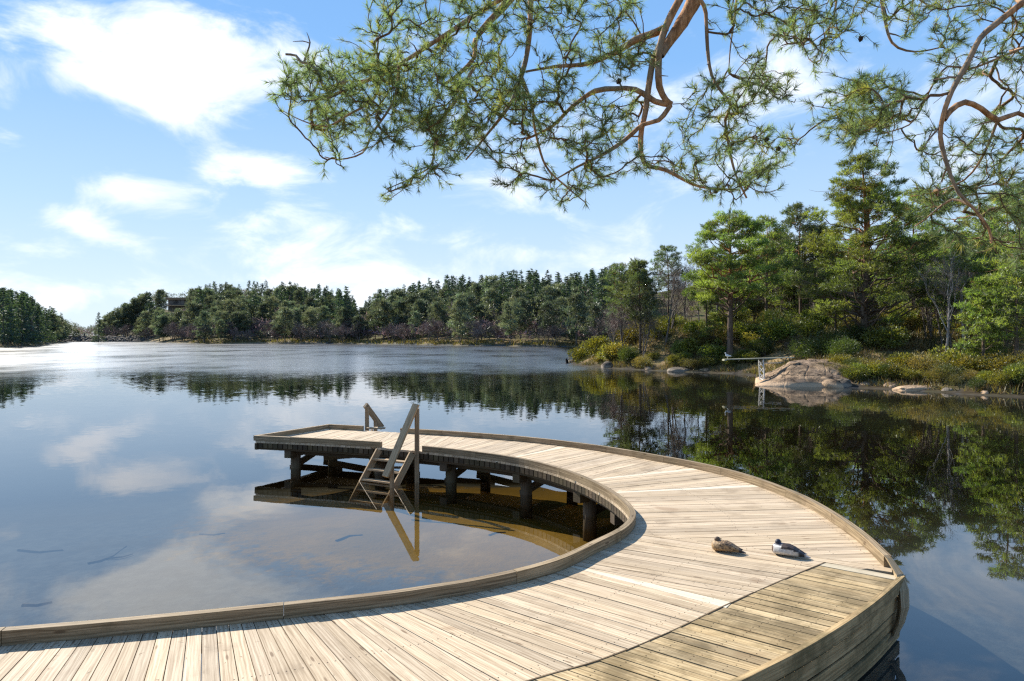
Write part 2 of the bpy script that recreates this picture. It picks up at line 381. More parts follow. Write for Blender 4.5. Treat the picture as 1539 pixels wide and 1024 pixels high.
def build_terrain():
    th=[];
    a=-180.
    while a<180: th.append(a); a+= .35 if -42<=a<42 else 2.5
    th=np.radians(np.array(th)); nt_=len(th)
    r=[.6]
    while r[-1]<700:
        q=r[-1]; r.append(q+max(.12,q*.022 if 25<q<90 else q*.035))
    r=np.array(r); RR,TT=np.meshgrid(r,th,indexing='ij')
    X=RR*np.sin(TT); Y=RR*np.cos(TT); Z=height(X,Y)
    D=shore_dist(X,Y)
    V=np.stack([X,Y,Z],-1).reshape(-1,3)
    i=np.arange(len(r)-1)[:,None]*nt_; k=np.arange(nt_)[None,:]; k2=(k+1)%nt_
    F=np.stack([i+k,i+nt_+k,i+nt_+k2,i+k2],-1).reshape(-1,4)
    # tint: r = meadow/heath strip by the shore, g = lake bed
    T=np.zeros((len(V),3)); T[:,0]=(sstep(0,.6,D)*(1-sstep(7,14,D+vnoise(X,Y,.08,9)*10))).ravel(); T[:,1]=(D<0.1).ravel(); T[:,2]=(sstep(-.9,-.1,D)*(1-sstep(.5,1.3,D))*(Y<100)).ravel()
    F=np.concatenate([F,]); 
    m,nt,out=newmat('ground_soil'); g=NT(nt)
    pos=g.n('NewGeometry').outputs['Position']; t=g.sep(g.attr('tint'))
    n1=g.noise(pos,.5,6,.65); n2=g.noise(pos,4.5,5,.7); n3=g.noise(g.vmath('ADD',pos,(9,4,1)),.12,3,.5)
    forest=g.mix(g.mr(n2,.35,.65),(.055,.042,.024),(.12,.095,.045))
    forest=g.mix(g.mr(n1,.46,.6),forest,(.075,.085,.022))
    heath=g.mix(g.mr(n1,.4,.6),(.22,.15,.075),(.115,.110,.034))
    heath=g.mix(g.mr(n2,.42,.7),heath,(.32,.225,.12))
    land=g.mix(t[0],forest,heath)
    bed=g.mix(g.mr(n2,.35,.68),(.062,.072,.082),(.102,.117,.130))
    bed=g.mix(g.math('MULTIPLY',g.mr(n1,.45,.65),.65),bed,(.07,.066,.05))
    n4=g.noise(pos,14,3,.7); bed=g.mix(g.math('MULTIPLY',g.mr(n4,.60,.72),.6),bed,(.045,.035,.02))
    ps=g.sep(pos); ex=g.math('DIVIDE',g.math('ADD',ps[0],.2),5.6); ey=g.math('DIVIDE',g.math('SUBTRACT',ps[1],12.6),3.8)
    gold=g.mr(g.math('ADD',g.math('ADD',g.math('MULTIPLY',ex,ex),g.math('MULTIPLY',ey,ey)),g.math('MULTIPLY',g.math('SUBTRACT',n2,.5),1.4)),1.15,.55)
    bed=g.mix(gold,bed,g.mix(g.mr(n1,.35,.65),(.30,.185,.028),(.20,.130,.026)))
    col=g.mix(t[1],land,bed); col=g.mix(g.math('MULTIPLY',t[2],.9),col,(.035,.026,.016))
    g.bsdf(out,col,.95,g.bump(n2,.6,.05),.1)
    o=obj_np('ground',V,F,m,None,True,tint=T); return tag(o,kind='structure')
GROUND=build_terrain()

# ------------------------------------------------------------------ water
def build_water():
    m,nt,out=newmat('lake_water'); g=NT(nt)
    pos=g.n('NewGeometry').outputs['Position']; p=g.sep(pos)
    flat=g.comb(p[0],p[1],0.0)
    w1=g.noise(g.vmath('MULTIPLY',flat,(3.2,4.4,1)),1.0,3,.55,.4,True)
    w2=g.noise(g.vmath('MULTIPLY',flat,(.55,.9,1)),1.0,2,.5,.3,True)
    patch=g.noise(g.vmath('MULTIPLY',flat,(.07,.045,1)),1.0,5,.65)
    yy=g.math('ADD',p[1],g.math('MULTIPLY',g.math('SUBTRACT',patch,.5),34))
    ruf=g.math('MULTIPLY',g.mr(yy,33,64),g.mr(p[0],16,8))
    ruf=g.math('MULTIPLY',ruf,g.mr(patch,.25,.55,.55,1))
    mid=g.mr(p[1],9,38)
    amp=g.math('ADD',g.math('ADD',.006,g.math('MULTIPLY',mid,.022)),g.math('MULTIPLY',ruf,.10))
    s1=g.vmath('SUBTRACT',w1,(.5,.5,.5)); s2=g.vmath('SCALE',g.vmath('SUBTRACT',w2,(.5,.5,.5)),.35)
    sl=g.vmath('SCALE',g.vmath('ADD',s1,s2),amp); sx=g.sep(sl)
    nrm=g.vmath('NORMALIZE',g.comb(sx[0],sx[1],1.0))
    cosi=g.math('ABSOLUTE',g.vmath('DOT_PRODUCT',nrm,g.n('NewGeometry').outputs['Incoming'])); fres=g.math('ADD',.02,g.math('MULTIPLY',.98,g.math('POWER',g.math('SUBTRACT',1.0,cosi,None,True),3.3)))
    gl=g.n('BsdfGlossy'); nt.links.new(g.math('ADD',.012,g.math('MULTIPLY',ruf,.165)),gl.inputs['Roughness']); nt.links.new(nrm,gl.inputs['Normal'])
    tr=g.n('BsdfTransparent'); g.put(tr.inputs[0],(.97,.96,.92))
    mx=g.n('MixShader'); nt.links.new(fres,mx.inputs[0]); nt.links.new(tr.outputs[0],mx.inputs[1]); nt.links.new(gl.outputs[0],mx.inputs[2])
    nt.links.new(mx.outputs[0],out.inputs[0])
    ab=g.n('VolumeAbsorption'); g.put(ab.inputs[0],(.60,.55,.42)); ab.inputs['Density'].default_value=.75
    nt.links.new(ab.outputs[0],out.inputs['Volume'])
    x0,x1,y0,y1=-330,120,-20,340
    o=obj_np('water',[(x0,y0,0),(x1,y0,0),(x1,y1,0),(x0,y1,0)],[(0,1,2,3)],m)
    return tag(o,kind='structure')
WATER=build_water()
# ------------------------------------------------------------------ the curved pier
random.seed(11); prng=np.random.default_rng(11)
DZ=.60                                  # deck level
def smooth_line(P,step=.12,it=1):
    P=np.asarray(P,float)[:,:2]
    n=len(P); out=[]
    for i in range(n-1):                # Catmull-Rom
        p0=P[max(i-1,0)];p1=P[i];p2=P[i+1];p3=P[min(i+2,n-1)]
        k=max(2,int(np.linalg.norm(p2-p1)/step))
        for t in np.arange(k)/k:
            out.append(.5*((2*p1)+(-p0+p2)*t+(2*p0-5*p1+4*p2-p3)*t*t+(-p0+3*p1-3*p2+p3)*t**3))
    out.append(P[-1]); return np.array(out)
KH=.70
inner_px=[(0,946),(150,934),(300,920),(420,908),(560,893),(640,882),(740,865),(830,842),(890,815),(930,795),(946,778),(944,765),(930,750),(905,733),(870,716),(830,702),(780,690),(720,681),(634,671.5),(572,666),(480,660.5),(384,656)]
outer_px=[(1340,838),(1300,802),(1250,768),(1200,742),(1130,716),(1060,698),(985,684),(900,670),(800,658),(700,650),(598,644),(547,641),(497,638.5)]
seam_px=[(790,1024),(900,992),(1000,952),(1100,905),(1175,872),(1240,845)]
INNER=smooth_line([(-9.5,3.9),(-6.5,4.55)]+[tuple(on(x,y,KH)[:2]) for x,y in inner_px])
SEAM=smooth_line([(-9,.9),(-6,1.75),(-3.2,2.75),(-1.2,3.72)]+[tuple(on(x,y,DZ)[:2]) for x,y in seam_px])
OUTK=smooth_line([tuple(on(x,y,KH)[:2]) for x,y in outer_px])
CORNER=on(1352,866,DZ)[:2]
OUTER=np.concatenate([SEAM,[SEAM[-1]*.5+CORNER*.5],[OUTK[0]],OUTK[1:]])
FASC=smooth_line([(-.8,3.1),(.62,3.95)]+[tuple(on(x,y,DZ)[:2]) for x,y in [(1100,1024),(1135,1007),(1207,970),(1278,926),(1322,893)]]+[tuple(CORNER)])
def nearest(P,q): return int(np.argmin(((P-np.asarray(q))**2).sum(1)))
def poly_clip(poly,n,c):                # keep points with n.p<=c
    out=[]
    for i in range(len(poly)):
        a=poly[i]; b=poly[(i+1)%len(poly)]; da=a@n-c; db=b@n-c
        if da<=0: out.append(a)
        if (da<0<db) or (db<0<da): out.append(a+(b-a)*da/(da-db))
    return out
def clean(poly):
    o=[]
    for p in poly:
        if not o or np.linalg.norm(p-o[-1])>.004: o.append(p)
    while len(o)>1 and np.linalg.norm(o[0]-o[-1])<=.004: o.pop()
    return o
def area(p):
    p=np.array(p); x,y=p[:,0],p[:,1]; return .5*np.sum(x*np.roll(y,-1)-y*np.roll(x,-1))
def plank(mb,poly,u,z,th=.04,tint=(1,1,1)):
    poly=clean(poly)
    if len(poly)<3: return
    a=area(poly)
    if abs(a)<.002: return
    if a<0: poly=poly[::-1]
    n=len(poly); P=np.array(poly); v=np.array([-u[1],u[0]]); uo=np.array([random.random()*60,random.random()*60])
    dz=(random.random()-.5)*.005
    V=np.concatenate([np.c_[P,np.full(n,z+dz)],np.c_[P,np.full(n,z-th)]])
    top=[tuple(uo+(p@u,p@v)) for p in P]
    f=[tuple(range(n)),tuple(range(2*n-1,n-1,-1))]; uv=[top,top[::-1]]
    for i in range(n):
        j=(i+1)%n; f.append((i,n+i,n+j,j)); uv.append([top[i],tuple(np.array(top[i])+(0,.04)),tuple(np.array(top[j])+(0,.04)),top[j]])
    mb.add(V,f,uv,tint)
    pu=P@u; pv=P@v; 
    if pu.max()-pu.min()>.8 and abs(a)>.085 and abs(a)<.5:
        for su in (pu.min()+.16,(pu.min()+pu.max())/2+(random.random()-.5)*.02,pu.max()-.16):
            # board width at this station
            cr=[]
            for i in range(n):
                j=(i+1)%n
                if (pu[i]-su)*(pu[j]-su)<0: cr.append(pv[i]+(pv[j]-pv[i])*(su-pu[i])/(pu[j]-pu[i]))
            if len(cr)<2 or max(cr)-min(cr)<.07: continue
            for sv in (min(cr)+.024,max(cr)-.024):
                c=u*(su+(random.random()-.5)*.012)+v*sv; th=np.linspace(0,6.283,7)[:-1]
                mb.add(np.c_[c[0]+.0055*np.cos(th),c[1]+.0055*np.sin(th),np.full(6,z+dz+.0012)],[tuple(range(6))],[[(0,0)]*6],(.13,.11,.10))
def rtint(lo=.80,hi=1.13):
    v=lo+(hi-lo)*random.random(); w=random.random()*.06
    return (v*(1+w*.4),v,v*(1-w))
PIER=thing('curved_pier','curved weathered wooden boardwalk on dark piles sweeping out into the lake','pier',(-.4,4.2,0))
def rel(o):                              # geometry is authored in world space
    o.matrix_parent_inverse=PIER.matrix_world.inverted() if False else o.matrix_parent_inverse
    return o
def pbuild(mb,name,mat,root=PIER,**k):
    L=np.array(root.location,dtype=float); mb.v=[v-L for v in mb.v]
    return mb.build(name,mat,root,**k)
# bounds: inner point -> outer point of each section of parallel boards; light new boards lie on these joints
secs=[((-9.5,3.9),(-9,.9)),(on(60,950,DZ)[:2],(-3.0,2.85)),(on(330,930,DZ)[:2],(-1.5,3.6)),(on(618,902,DZ)[:2],on(860,1006,DZ)[:2]),(on(862,848,DZ)[:2],on(1105,903,DZ)[:2]),
      (on(945,800,DZ)[:2],CORNER),(on(911,741,DZ)[:2],on(1160,728,DZ)[:2]),(on(877,722,DZ)[:2],on(1066,701,DZ)[:2]),(on(764,689,DZ)[:2],on(868,667,DZ)[:2]),
      (on(655,677,DZ)[:2],on(720,653,DZ)[:2]),(on(572,668,DZ)[:2],on(608,645,DZ)[:2]),(INNER[-1],OUTK[-1])]
deck=MB(); new=MB()
for k in range(len(secs)-1):
    (a0,b0),(a1,b1)=secs[k],secs[k+1]; a0,b0,a1,b1=map(np.asarray,(a0,b0,a1,b1))
    i0,i1=nearest(INNER,a0),nearest(INNER,a1); j0,j1=nearest(OUTER,b0),nearest(OUTER,b1)
    if k==len(secs)-2: i1=len(INNER)-1; j1=len(OUTER)-1
    inn=list(INNER[i0:i1+1]); outr=list(OUTER[j0:j1+1])
    if k<3:
        la=np.concatenate([[0],np.cumsum(np.linalg.norm(np.diff(inn,axis=0),axis=1))]); lb=np.concatenate([[0],np.cumsum(np.linalg.norm(np.diff(outr,axis=0),axis=1))])
        inn=np.array(inn); outr=np.array(outr); nb_=int(round(max(la[-1],lb[-1])*.93/.124)); ta=np.linspace(0,la[-1],nb_+1); tb=np.linspace(0,lb[-1],nb_+1)
        pa=np.stack([np.interp(ta,la,inn[:,c]) for c in (0,1)],1); pb_=np.stack([np.interp(tb,lb,outr[:,c]) for c in (0,1)],1)
        for i in range(nb_):
            ea=(pa[i+1]-pa[i]); ea=ea/np.linalg.norm(ea)*.0068; eb=(pb_[i+1]-pb_[i]); eb=eb/np.linalg.norm(eb)*.0068
            uu=(pa[i]-pb_[i])/np.linalg.norm(pa[i]-pb_[i]); plank(deck,[pb_[i],pb_[i+1]-eb,pa[i+1]-ea,pa[i]],uu,DZ,tint=rtint())
        continue
    # leave a wedge for the joint board at the end of the section
    wo,wi=(.15,.05) if 1<k<9 else (.12,.12)
    A,B=inn[-1],outr[-1]
    poly=inn+outr[::-1]
    if k<len(secs)-2:
        d=(B-A)/np.linalg.norm(B-A); nb=np.array([d[1],-d[0]])
        if nb@(inn[0]-A)>0: nb=-nb
        A2=A-nb*wi; B2=B-nb*wo
        d2=(B2-A2)/np.linalg.norm(B2-A2); n2=np.array([d2[1],-d2[0]]); n2=n2 if n2@nb>0 else -n2
        main=poly_clip(poly,n2,A2@n2-.005)
        A1=A+d*.06 ; wed=[A2+d*.02,B2,B,A]
        
        if k in (3,5,6,7): one=MB(); plank(one,wed,d,DZ,tint=rtint(.95,1.08)); pbuild(one,'replaced_board',M['deck_new'])
        else: plank(deck,wed,d,DZ,tint=rtint(.95,1.08))
    else: main=poly
    u=(inn[0]-outr[0])/np.linalg.norm(inn[0]-outr[0])+(A-B)/np.linalg.norm(A-B); u/=np.linalg.norm(u)
    if k in(4,5,6,7): u=(A-B)/np.linalg.norm(A-B)*.65+u*.35; u/=np.linalg.norm(u)
    v=np.array([-u[1],u[0]])
    q=np.array([p@v for p in main]); lo,hi=q.min(),q.max(); w=.122; c=lo+.001
    while c<hi:
        w=.116+.012*random.random()
        strip=poly_clip(poly_clip(main,v,c+w-.0068),-v,-c)
        if len(strip)>=3: plank(deck,strip,u,DZ,tint=rtint())
        c+=w
DECK=pbuild(deck,'deck',M['deck'])
# side deck (mossy) outside the seam
side=MB(); S=SEAM; i0=nearest(S,(-1.2,3.72)); poly=list(S[i0:])+list(FASC[::-1])
ub=(CORNER-S[-1])/np.linalg.norm(CORNER-S[-1]); vb=np.array([-ub[1],ub[0]])
# first pale board along the corner edge
first=poly_clip(poly,-vb,-(S[-1]@vb-.125)); rest=poly_clip(poly,vb,S[-1]@vb-.135)
np_=MB(); plank(np_,first,ub,DZ-.004,tint=(.80,.78,.72)); pbuild(np_,'edge_board',M['deck_new'])
q=np.array([p@vb for p in rest]); c=q.max()
ang=0.
while c>q.min():
    w=.118+.012*random.random()
    strip=poly_clip(poly_clip(rest,vb,c),-vb,-(c-w+.011))
    # keep clear of the seam gap
    if len(strip)>=3:
        cc=np.mean(strip,0); plank(side,[cc+(p-cc)*np.array([.995,.995]) for p in strip],ub,DZ-.004,tint=rtint(.7,1.1))
    c-=w
pbuild(side,'side_deck',M['mossy'])
seam=MB(); seam.sweep(SEAM[nearest(SEAM,(-3.2,2.75)):],-.006,.006,DZ-.03,DZ+.001,tint=(.55,.5,.45)); pbuild(seam,'seam_strip',M['kerb'])
# skirt of four boards round the outside of the side deck
for b in range(4):
    mb=MB(); z1=DZ+.012-b*.157; z0=z1-.120; off=.030*b
    L=len(FASC); 
    mb.sweep(FASC+np.array([.02,-.02])*0,-.045+off,.0+off*.0,np.linspace(z0,z0,L),z1,tint=rtint(.75,1.15)); pbuild(mb,'skirt_board',M['skirt'])
mb=MB(); mb.sweep(FASC,.125,.16,DZ-.75,DZ-.045,tint=(.2,.2,.2)); pbuild(mb,'skirt_gap_shade',M['beam'])  # strip blackened so the gaps between skirt boards show painted shadow lines
# kerbs
def kerb(line,w0,w1,name='kerb',z0=DZ+.002,z1=DZ+.115,seg=2.0):
    mb=MB(); S=np.concatenate([[0],np.cumsum(np.linalg.norm(np.diff(line,axis=0),axis=1))]); s=0; 
    while s<S[-1]-.05:
        e=min(s+seg*(.85+.3*random.random()),S[-1]); 
        if S[-1]-e<.5: e=S[-1]
        I=np.where((S>=s-1e-6)&(S<=e+1e-6))[0]
        def pt(t): return np.array([np.interp(t,S,line[:,0]),np.interp(t,S,line[:,1])])
        L=np.array([pt(s+.003)]+[line[i] for i in I if s+.03<S[i]<e-.03]+[pt(e-.003)])
        dz=(random.random()-.5)*.006
        mb.sweep(L,w0,w1,z0,z1+dz,tint=rtint(.85,1.1)); s=e
    return pbuild(mb,name,M['kerb'])
gl=nearest(INNER,on(628,671,KH)[:2]); gr=nearest(INNER,on(576,666.3,KH)[:2])
kerb(INNER[:gl],-.07,0); kerb(INNER[gr:],-.07,0)
go1=nearest(OUTK,on(598,644,KH)[:2]); go2=nearest(OUTK,on(548,641,KH)[:2])
kerb(OUTK[:go1],0,.07,seg=1.5); kerb(OUTK[go2:],0,.07)
kerb(np.array([INNER[-1]*(1-t)+OUTK[-1]*t for t in np.linspace(0,1,12)]),-.0,.07,'end_kerb')
# fascia boards under the deck edges, all round
for line,s in ((INNER,1),(OUTK,-1)):
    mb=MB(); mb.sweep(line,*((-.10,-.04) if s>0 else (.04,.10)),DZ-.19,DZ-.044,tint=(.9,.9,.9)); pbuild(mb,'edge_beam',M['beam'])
mb=MB(); e0,e1=INNER[-1],OUTK[-1]; mb.beam([*e0,DZ-.12],[*e1,DZ-.12],.06,.14); pbuild(mb,'edge_beam',M['beam'])
# plank ends peeping out below the kerb on the pond side
ends=MB(); S=np.concatenate([[0],np.cumsum(np.linalg.norm(np.diff(INNER,axis=0),axis=1))])
for s in np.arange(S[nearest(INNER,(0,6.4))],S[-1]-.1,.122):
    p=np.array([np.interp(s,S,INNER[:,0]),np.interp(s,S,INNER[:,1])]); q=np.array([np.interp(s+.05,S,INNER[:,0]),np.interp(s+.05,S,INNER[:,1])]); t=(q-p)/np.linalg.norm(q-p); n=np.array([-t[1],t[0]])
    ends.beam([*(p-n*.035),DZ-.085],[*(p-n*.001),DZ-.085],.10,.12,tint=rtint(.5,1.3))
pbuild(ends,'joist_ends',M['beam'])
# piles, cap beams and braces
So=np.concatenate([[0],np.cumsum(np.linalg.norm(np.diff(OUTK,axis=0),axis=1))])
pile_px=[(421,660),(548,668),(662,676),(758,691),(848,714),(908,742),(925,790)]
piles=[]
for (x,y) in pile_px:
    a=INNER[nearest(INNER,on(x,y,KH)[:2])]; j=nearest(OUTK,a); b=OUTK[j]; n=(b-a)/np.linalg.norm(b-a)
    piles.append((a+n*.32,b-n*.42))
for k,(a,b) in enumerate(piles):
    for p in (a,b):
        mb=MB(); z0=hz(*p)-.3
        mb.tube([[p[0],p[1],z0],[p[0]+.01,p[1],-.1],[p[0],p[1],DZ-.2]],[.115,.11,.105],14,tint=rtint(.9,1.5)); pbuild(mb,'pile',M['beam'],smooth=True)
    d=(b-a)/np.linalg.norm(b-a)
    mb=MB(); mb.beam([*(a-d*.28),DZ-.27],[*(b+d*.3),DZ-.27],.16,.15,tint=rtint(.9,1.3)); pbuild(mb,'cap_beam',M['beam'])
    mb=MB(); t=np.array([-d[1],d[0]])*.12
    mb.beam([*(a+t),-.02],[*(b+t),DZ-.3],.05,.14,tint=rtint(1.1,2.0)); pbuild(mb,'cross_brace',M['beam'])
    if k+1<len(piles):
        a2=piles[k+1][0]; b2=piles[k+1][1]
        if k%2==0:
            mb=MB(); mb.beam([*(a+(b-a)*.75),.05],[*(b2+(a2-b2)*.1),DZ-.3],.05,.14,tint=rtint(1.1,2.0)); pbuild(mb,'cross_brace',M['beam'])
        mb=MB(); mb.beam([*a,DZ-.245],[*a2,DZ-.245],.09,.11,tint=(.8,.8,.8)); pbuild(mb,'stringer_beam',M['beam'])
# piles and posts under the near part
for (x,y) in [(.9,6.7),(-1.2,5.75),(-3.4,5.2),(-5.5,4.7),(1.5,5.3),(2.75,6.35)]:
    mb=MB(); z0=hz(x,y)-.3; mb.tube([[x,y,z0],[x,y,DZ-.05]],[.1,.1],12); pbuild(mb,'pile',M['beam'],smooth=True)
# curved end board of the outer wall where the side deck's skirt meets it
mb=MB(); pts=[on(1300,802,KH),on(1340,838,KH)]
c3=[(1340,838,6.70),(1358,862,6.52),(1366,886,6.40),(1367,912,6.33),(1360,936,6.30),(1349,956,6.28),(1330,972,6.22)]
Q=[at(*q) for q in c3]; wid=[.07,.10,.125,.115,.085,.06,.04]
V=[];n=len(Q)
for q,w in zip(Q,wid):
    l=np.array([-.83,-.40,.0]); l/=np.linalg.norm(l); nb=np.array([.42,-.88,0.])
    V+=[q+l*w,q,q+np.array([.03,.06,0])-nb*.02,q+l*w+np.array([.03,.08,0])-nb*.02]
f=[];uv=[]; s=0
for i in range(n-1):
    for k in range(4): f.append((i*4+k,i*4+(k+1)%4,i*4+4+(k+1)%4,i*4+4+k)); uv.append([(i*.1,k*.2),(i*.1,k*.2+.1),(i*.1+.1,k*.2+.1),(i*.1+.1,k*.2)])
mb.add(V,f,uv,(1.25,1.25,1.2)); pbuild(mb,'curved_end_board',M['kerb'])
# outer wall below the outer kerb near the corner
mb=MB(); wl=OUTK[:nearest(OUTK,on(1100,708,KH)[:2])]; mb.sweep(wl,-.03,-.002,-.1,DZ-.006,tint=(1,1,1)); pbuild(mb,'side_boarding',M['skirt'])

# ------------------------------------------------------------------ bathing ladders (each a thing bolted to the pier)
def lbuild(mb,name,root,mat=None):
    L=np.array(root.location,dtype=float); mb.v=[v-L for v in mb.v]; return mb.build(name,mat or M['rail'],root)
LAD=thing('bathing_ladder','steep wooden bathing ladder with one sloping handrail on the inner pond side of the pier','ladder',(-2.3,13.5,DZ))
eL=np.array([-2.66,13.86]); eR=np.array([-1.93,13.46]); t=(eR-eL)/np.linalg.norm(eR-eL); nrm=np.array([t[1],-t[0]]); 
if nrm[1]>0: nrm=-nrm
dwn=np.array([nrm[0]-.30,nrm[1]*.62]); dwn/=np.linalg.norm(dwn)
run=.60; drop=1.0
for e in (eL,eR):
    mb=MB(); mb.beam([*(e+nrm*.06),DZ-.02],[*(e+nrm*.06+dwn*run),DZ-.02-drop],.045,.13,up=(*(dwn*.7),.7),tint=rtint(.9,1.3)); lbuild(mb,'stringer',LAD)
for k in range(5):
    f_=(.17+.19*k); a=eL+nrm*.06+dwn*run*f_; b=eR+nrm*.06+dwn*run*f_; z=DZ-.02-drop*f_
    mb=MB(); mb.beam([*a,z],[*b,z],.13,.034,tint=rtint(1.1,1.5)); lbuild(mb,'step',LAD)
top=at(624.5,610,13.45); low=at(579,717,12.83)
mb=MB(); d=(low-top)/np.linalg.norm(low-top)
mb.beam(top-d*.03,low,.06,.125,up=(0,.5,.86),tint=(1.5,1.42,1.3))
lbuild(mb,'handrail',LAD)
mb=MB(); p=at(625,640,13.47); mb.beam([p[0]+.02,p[1]+.02,hz(p[0],p[1])-.2],[p[0]+.02,p[1]+.02,top[2]-.06],.085,.085,up=(0,1,0),tint=(1,1,1)); lbuild(mb,'post',LAD)
q=top+(low-top)*.86; mb=MB(); mb.beam([q[0]+.03,q[1]+.08,-1.0],[q[0]+.03,q[1]+.08,q[2]+.02],.075,.075,up=(0,1,0)); lbuild(mb,'post',LAD)
LAD2=thing('bathing_ladder','short handrail of a second bathing ladder at the far outer edge of the pier','ladder',(-3.5,16.9,DZ))
a=at(550,610,16.85); b=at(572,640,17.45); d=(b-a)/np.linalg.norm(b-a)
mb=MB(); mb.beam(a-d*.03,b+d*.08,.06,.13,up=(0,-.3,.9)); lbuild(mb,'handrail',LAD2)
mb=MB(); mb.beam([a[0]+.02,a[1]+.03,DZ-.2],[a[0]+.02,a[1]+.03,a[2]-.03],.085,.085,up=(0,1,0)); lbuild(mb,'post',LAD2)
c_=a+(b-a)*.62; mb=MB(); mb.beam([c_[0],c_[1]+.05,-.9],[c_[0],c_[1]+.05,c_[2]],.08,.08,up=(0,1,0)); lbuild(mb,'post',LAD2)
mb=MB(); pp=at(565,644.5,16.75); mb.beam([pp[0]-.22,pp[1],DZ+.02],[pp[0]+.22,pp[1]+.02,DZ+.02],.16,.035,tint=(1.5,1.5,1.5)); lbuild(mb,'step',LAD2)
for k in range(3):
    mb=MB(); z=DZ-.2-.22*k; y0=17.05+.16*k; mb.beam([a[0]+.2,y0,z],[a[0]+.95,y0-.05,z],.13,.034); lbuild(mb,'step',LAD2)
for xx in (.12,.98):
    mb=MB(); mb.beam([a[0]+xx,16.95,DZ-.05],[a[0]+xx,17.6,-.8],.045,.13,up=(0,.7,.7)); lbuild(mb,'stringer',LAD2)

# sunken branches on the lake bed
def sunken(pix,depth,r,label,fork=None):
    P=[on(x,y,-depth) for x,y in pix]; root=thing('sunken_branch',label,'branch',P[0])
    ts=TubeSet(); P=np.array(P); P[:,2]=[hz(p[0],p[1])+r*.35 for p in P]
    ts.add(P-P[0],np.linspace(r,r*.4,len(P)),6)
    if fork is not None:
        F=np.array([on(x,y,-depth) for x,y in fork]); F[:,2]=[hz(p[0],p[1])+r*.8 for p in F]; ts.add(F-P[0],np.linspace(r*.7,r*.3,len(F)),5)
    root.location=tuple(P[0]); o=ts.build('stem',M['beam'],root,tint=None); return root
sunken([(28,848),(60,852),(95,848)],.6,.028,'short sunken log in the shallow water near the left edge')
sunken([(132,872),(150,868),(170,858),(190,842)],.6,.022,'forked sunken branch lying on the lake bed left of centre',[(160,864),(185,862),(200,858)])
sunken([(35,938),(55,940),(78,934)],.55,.03,'thick sunken stick close to the near kerb at the lower left')
sunken([(505,836),(525,828),(545,826)],.6,.02,'thin sunken twig below the ladder reflection')
sunken([(300,822),(320,824),(338,820)],.6,.018,'dark sunken stick in the middle of the calm pond')
sunken([(735,825),(745,820),(760,818)],.6,.016,'dark sunken stick inside the bend of the pier')

# fallen pine needles and bits of bark lying on the boards (uncountable)
rl=np.random.default_rng(515); L_=[]
while len(L_)<420:
    i=rl.integers(len(INNER)); a=INNER[i]; b=OUTER[int(np.argmin(((OUTER-a)**2).sum(1)))]; q=a+(b-a)*(.04+.92*rl.random()**1.3)
    if 3<q[1]<12: L_.append((q[0],q[1],DZ+.006))
P=np.array(L_); D=rl.normal(size=P.shape)*np.array([1,1,.02]); V,F,T=blades(P,D,.03+.03*rl.random(len(P)),.003,rl,np.array([.5,.36,.2])*(.4+.8*rl.random((len(P),1))))
tag(obj_np('needle_litter',V,F,M['heather'],None,tint=T*2),kind='stuff')
# ------------------------------------------------------------------ animals
def ring(c,rx,rz,t,n=16,flat=0.):
    """ellipse ring around c; t = tangent direction in the xz plane (side axis y)"""
    t=np.asarray(t,float); t/=np.linalg.norm(t); up=np.array([-t[2],0,t[0]])
    th=np.linspace(0,2*np.pi,n,endpoint=False)
    z=np.sin(th); z=np.where(z<0,z*(1-flat),z)
    return np.asarray(c)+rx*np.cos(th)[:,None]*np.array([0,1,0])+rz*z[:,None]*up
def loft(secs,n=16):
    """secs: (x,z,halfwidth,halfheight,flat)"""
    P=np.array([(s[0],0,s[1]) for s in secs],float); T=np.gradient(P,axis=0)
    V=[];F=[]
    for i,s in enumerate(secs): V.append(ring(P[i],s[2],s[3],T[i],n,s[4] if len(s)>4 else 0))
    V=np.concatenate(V); m=len(secs)
    for i in range(m-1):
        for k in range(n): F.append((i*n+k,i*n+(k+1)%n,(i+1)*n+(k+1)%n,(i+1)*n+k))
    F.append(tuple(range(n))[::-1]); F.append(tuple((m-1)*n+k for k in range(n)))
    return V,F
def fuse(parts,voxel,smooth_it=4):
    """join closed lofts into one continuous skin, return verts + faces"""
    v=[];f=[];b=0
    for V,F in parts:
        v.append(V); f+= [tuple(b+i for i in q) for q in F]; b+=len(V)
    me=bpy.data.meshes.new('tmp'); me.from_pydata([tuple(map(float,x)) for x in np.concatenate(v)],[],f); me.update()
    bm=bmesh.new(); bm.from_mesh(me); bmesh.ops.recalc_face_normals(bm,faces=bm.faces); bm.to_mesh(me); bm.free()
    o=bpy.data.objects.new('tmp',me); C.objects.link(o)
    r=o.modifiers.new('r','REMESH'); r.mode='VOXEL'; r.voxel_size=voxel
    s=o.modifiers.new('s','SMOOTH'); s.iterations=smooth_it; s.factor=.5
    dg=bpy.context.evaluated_depsgraph_get(); ev=o.evaluated_get(dg); m2=bpy.data.meshes.new_from_object(ev)
    bpy.data.objects.remove(o); bpy.data.meshes.remove(me)
    n=len(m2.vertices); V=np.zeros(n*3); m2.vertices.foreach_get('co',V); F=[tuple(p.vertices) for p in m2.polygons]; bpy.data.meshes.remove(m2)
    return V.reshape(-1,3),F
def feather_mat():
    m,nt,out=newmat('feathers'); g=NT(nt)
    tc=g.n('TexCoord').outputs['Object']
    n=g.noise(g.vmath('MULTIPLY',tc,(40,90,90)),1.0,3,.6)
    col=g.mix(g.mr(n,.35,.65),g.mix(1.0,g.attr('tint'),(.72,.72,.72),'MULTIPLY'),g.attr('tint'))
    b=g.bsdf(out,col,.55,g.bump(n,.4,.004),.35); return m
M['feather']=feather_mat()
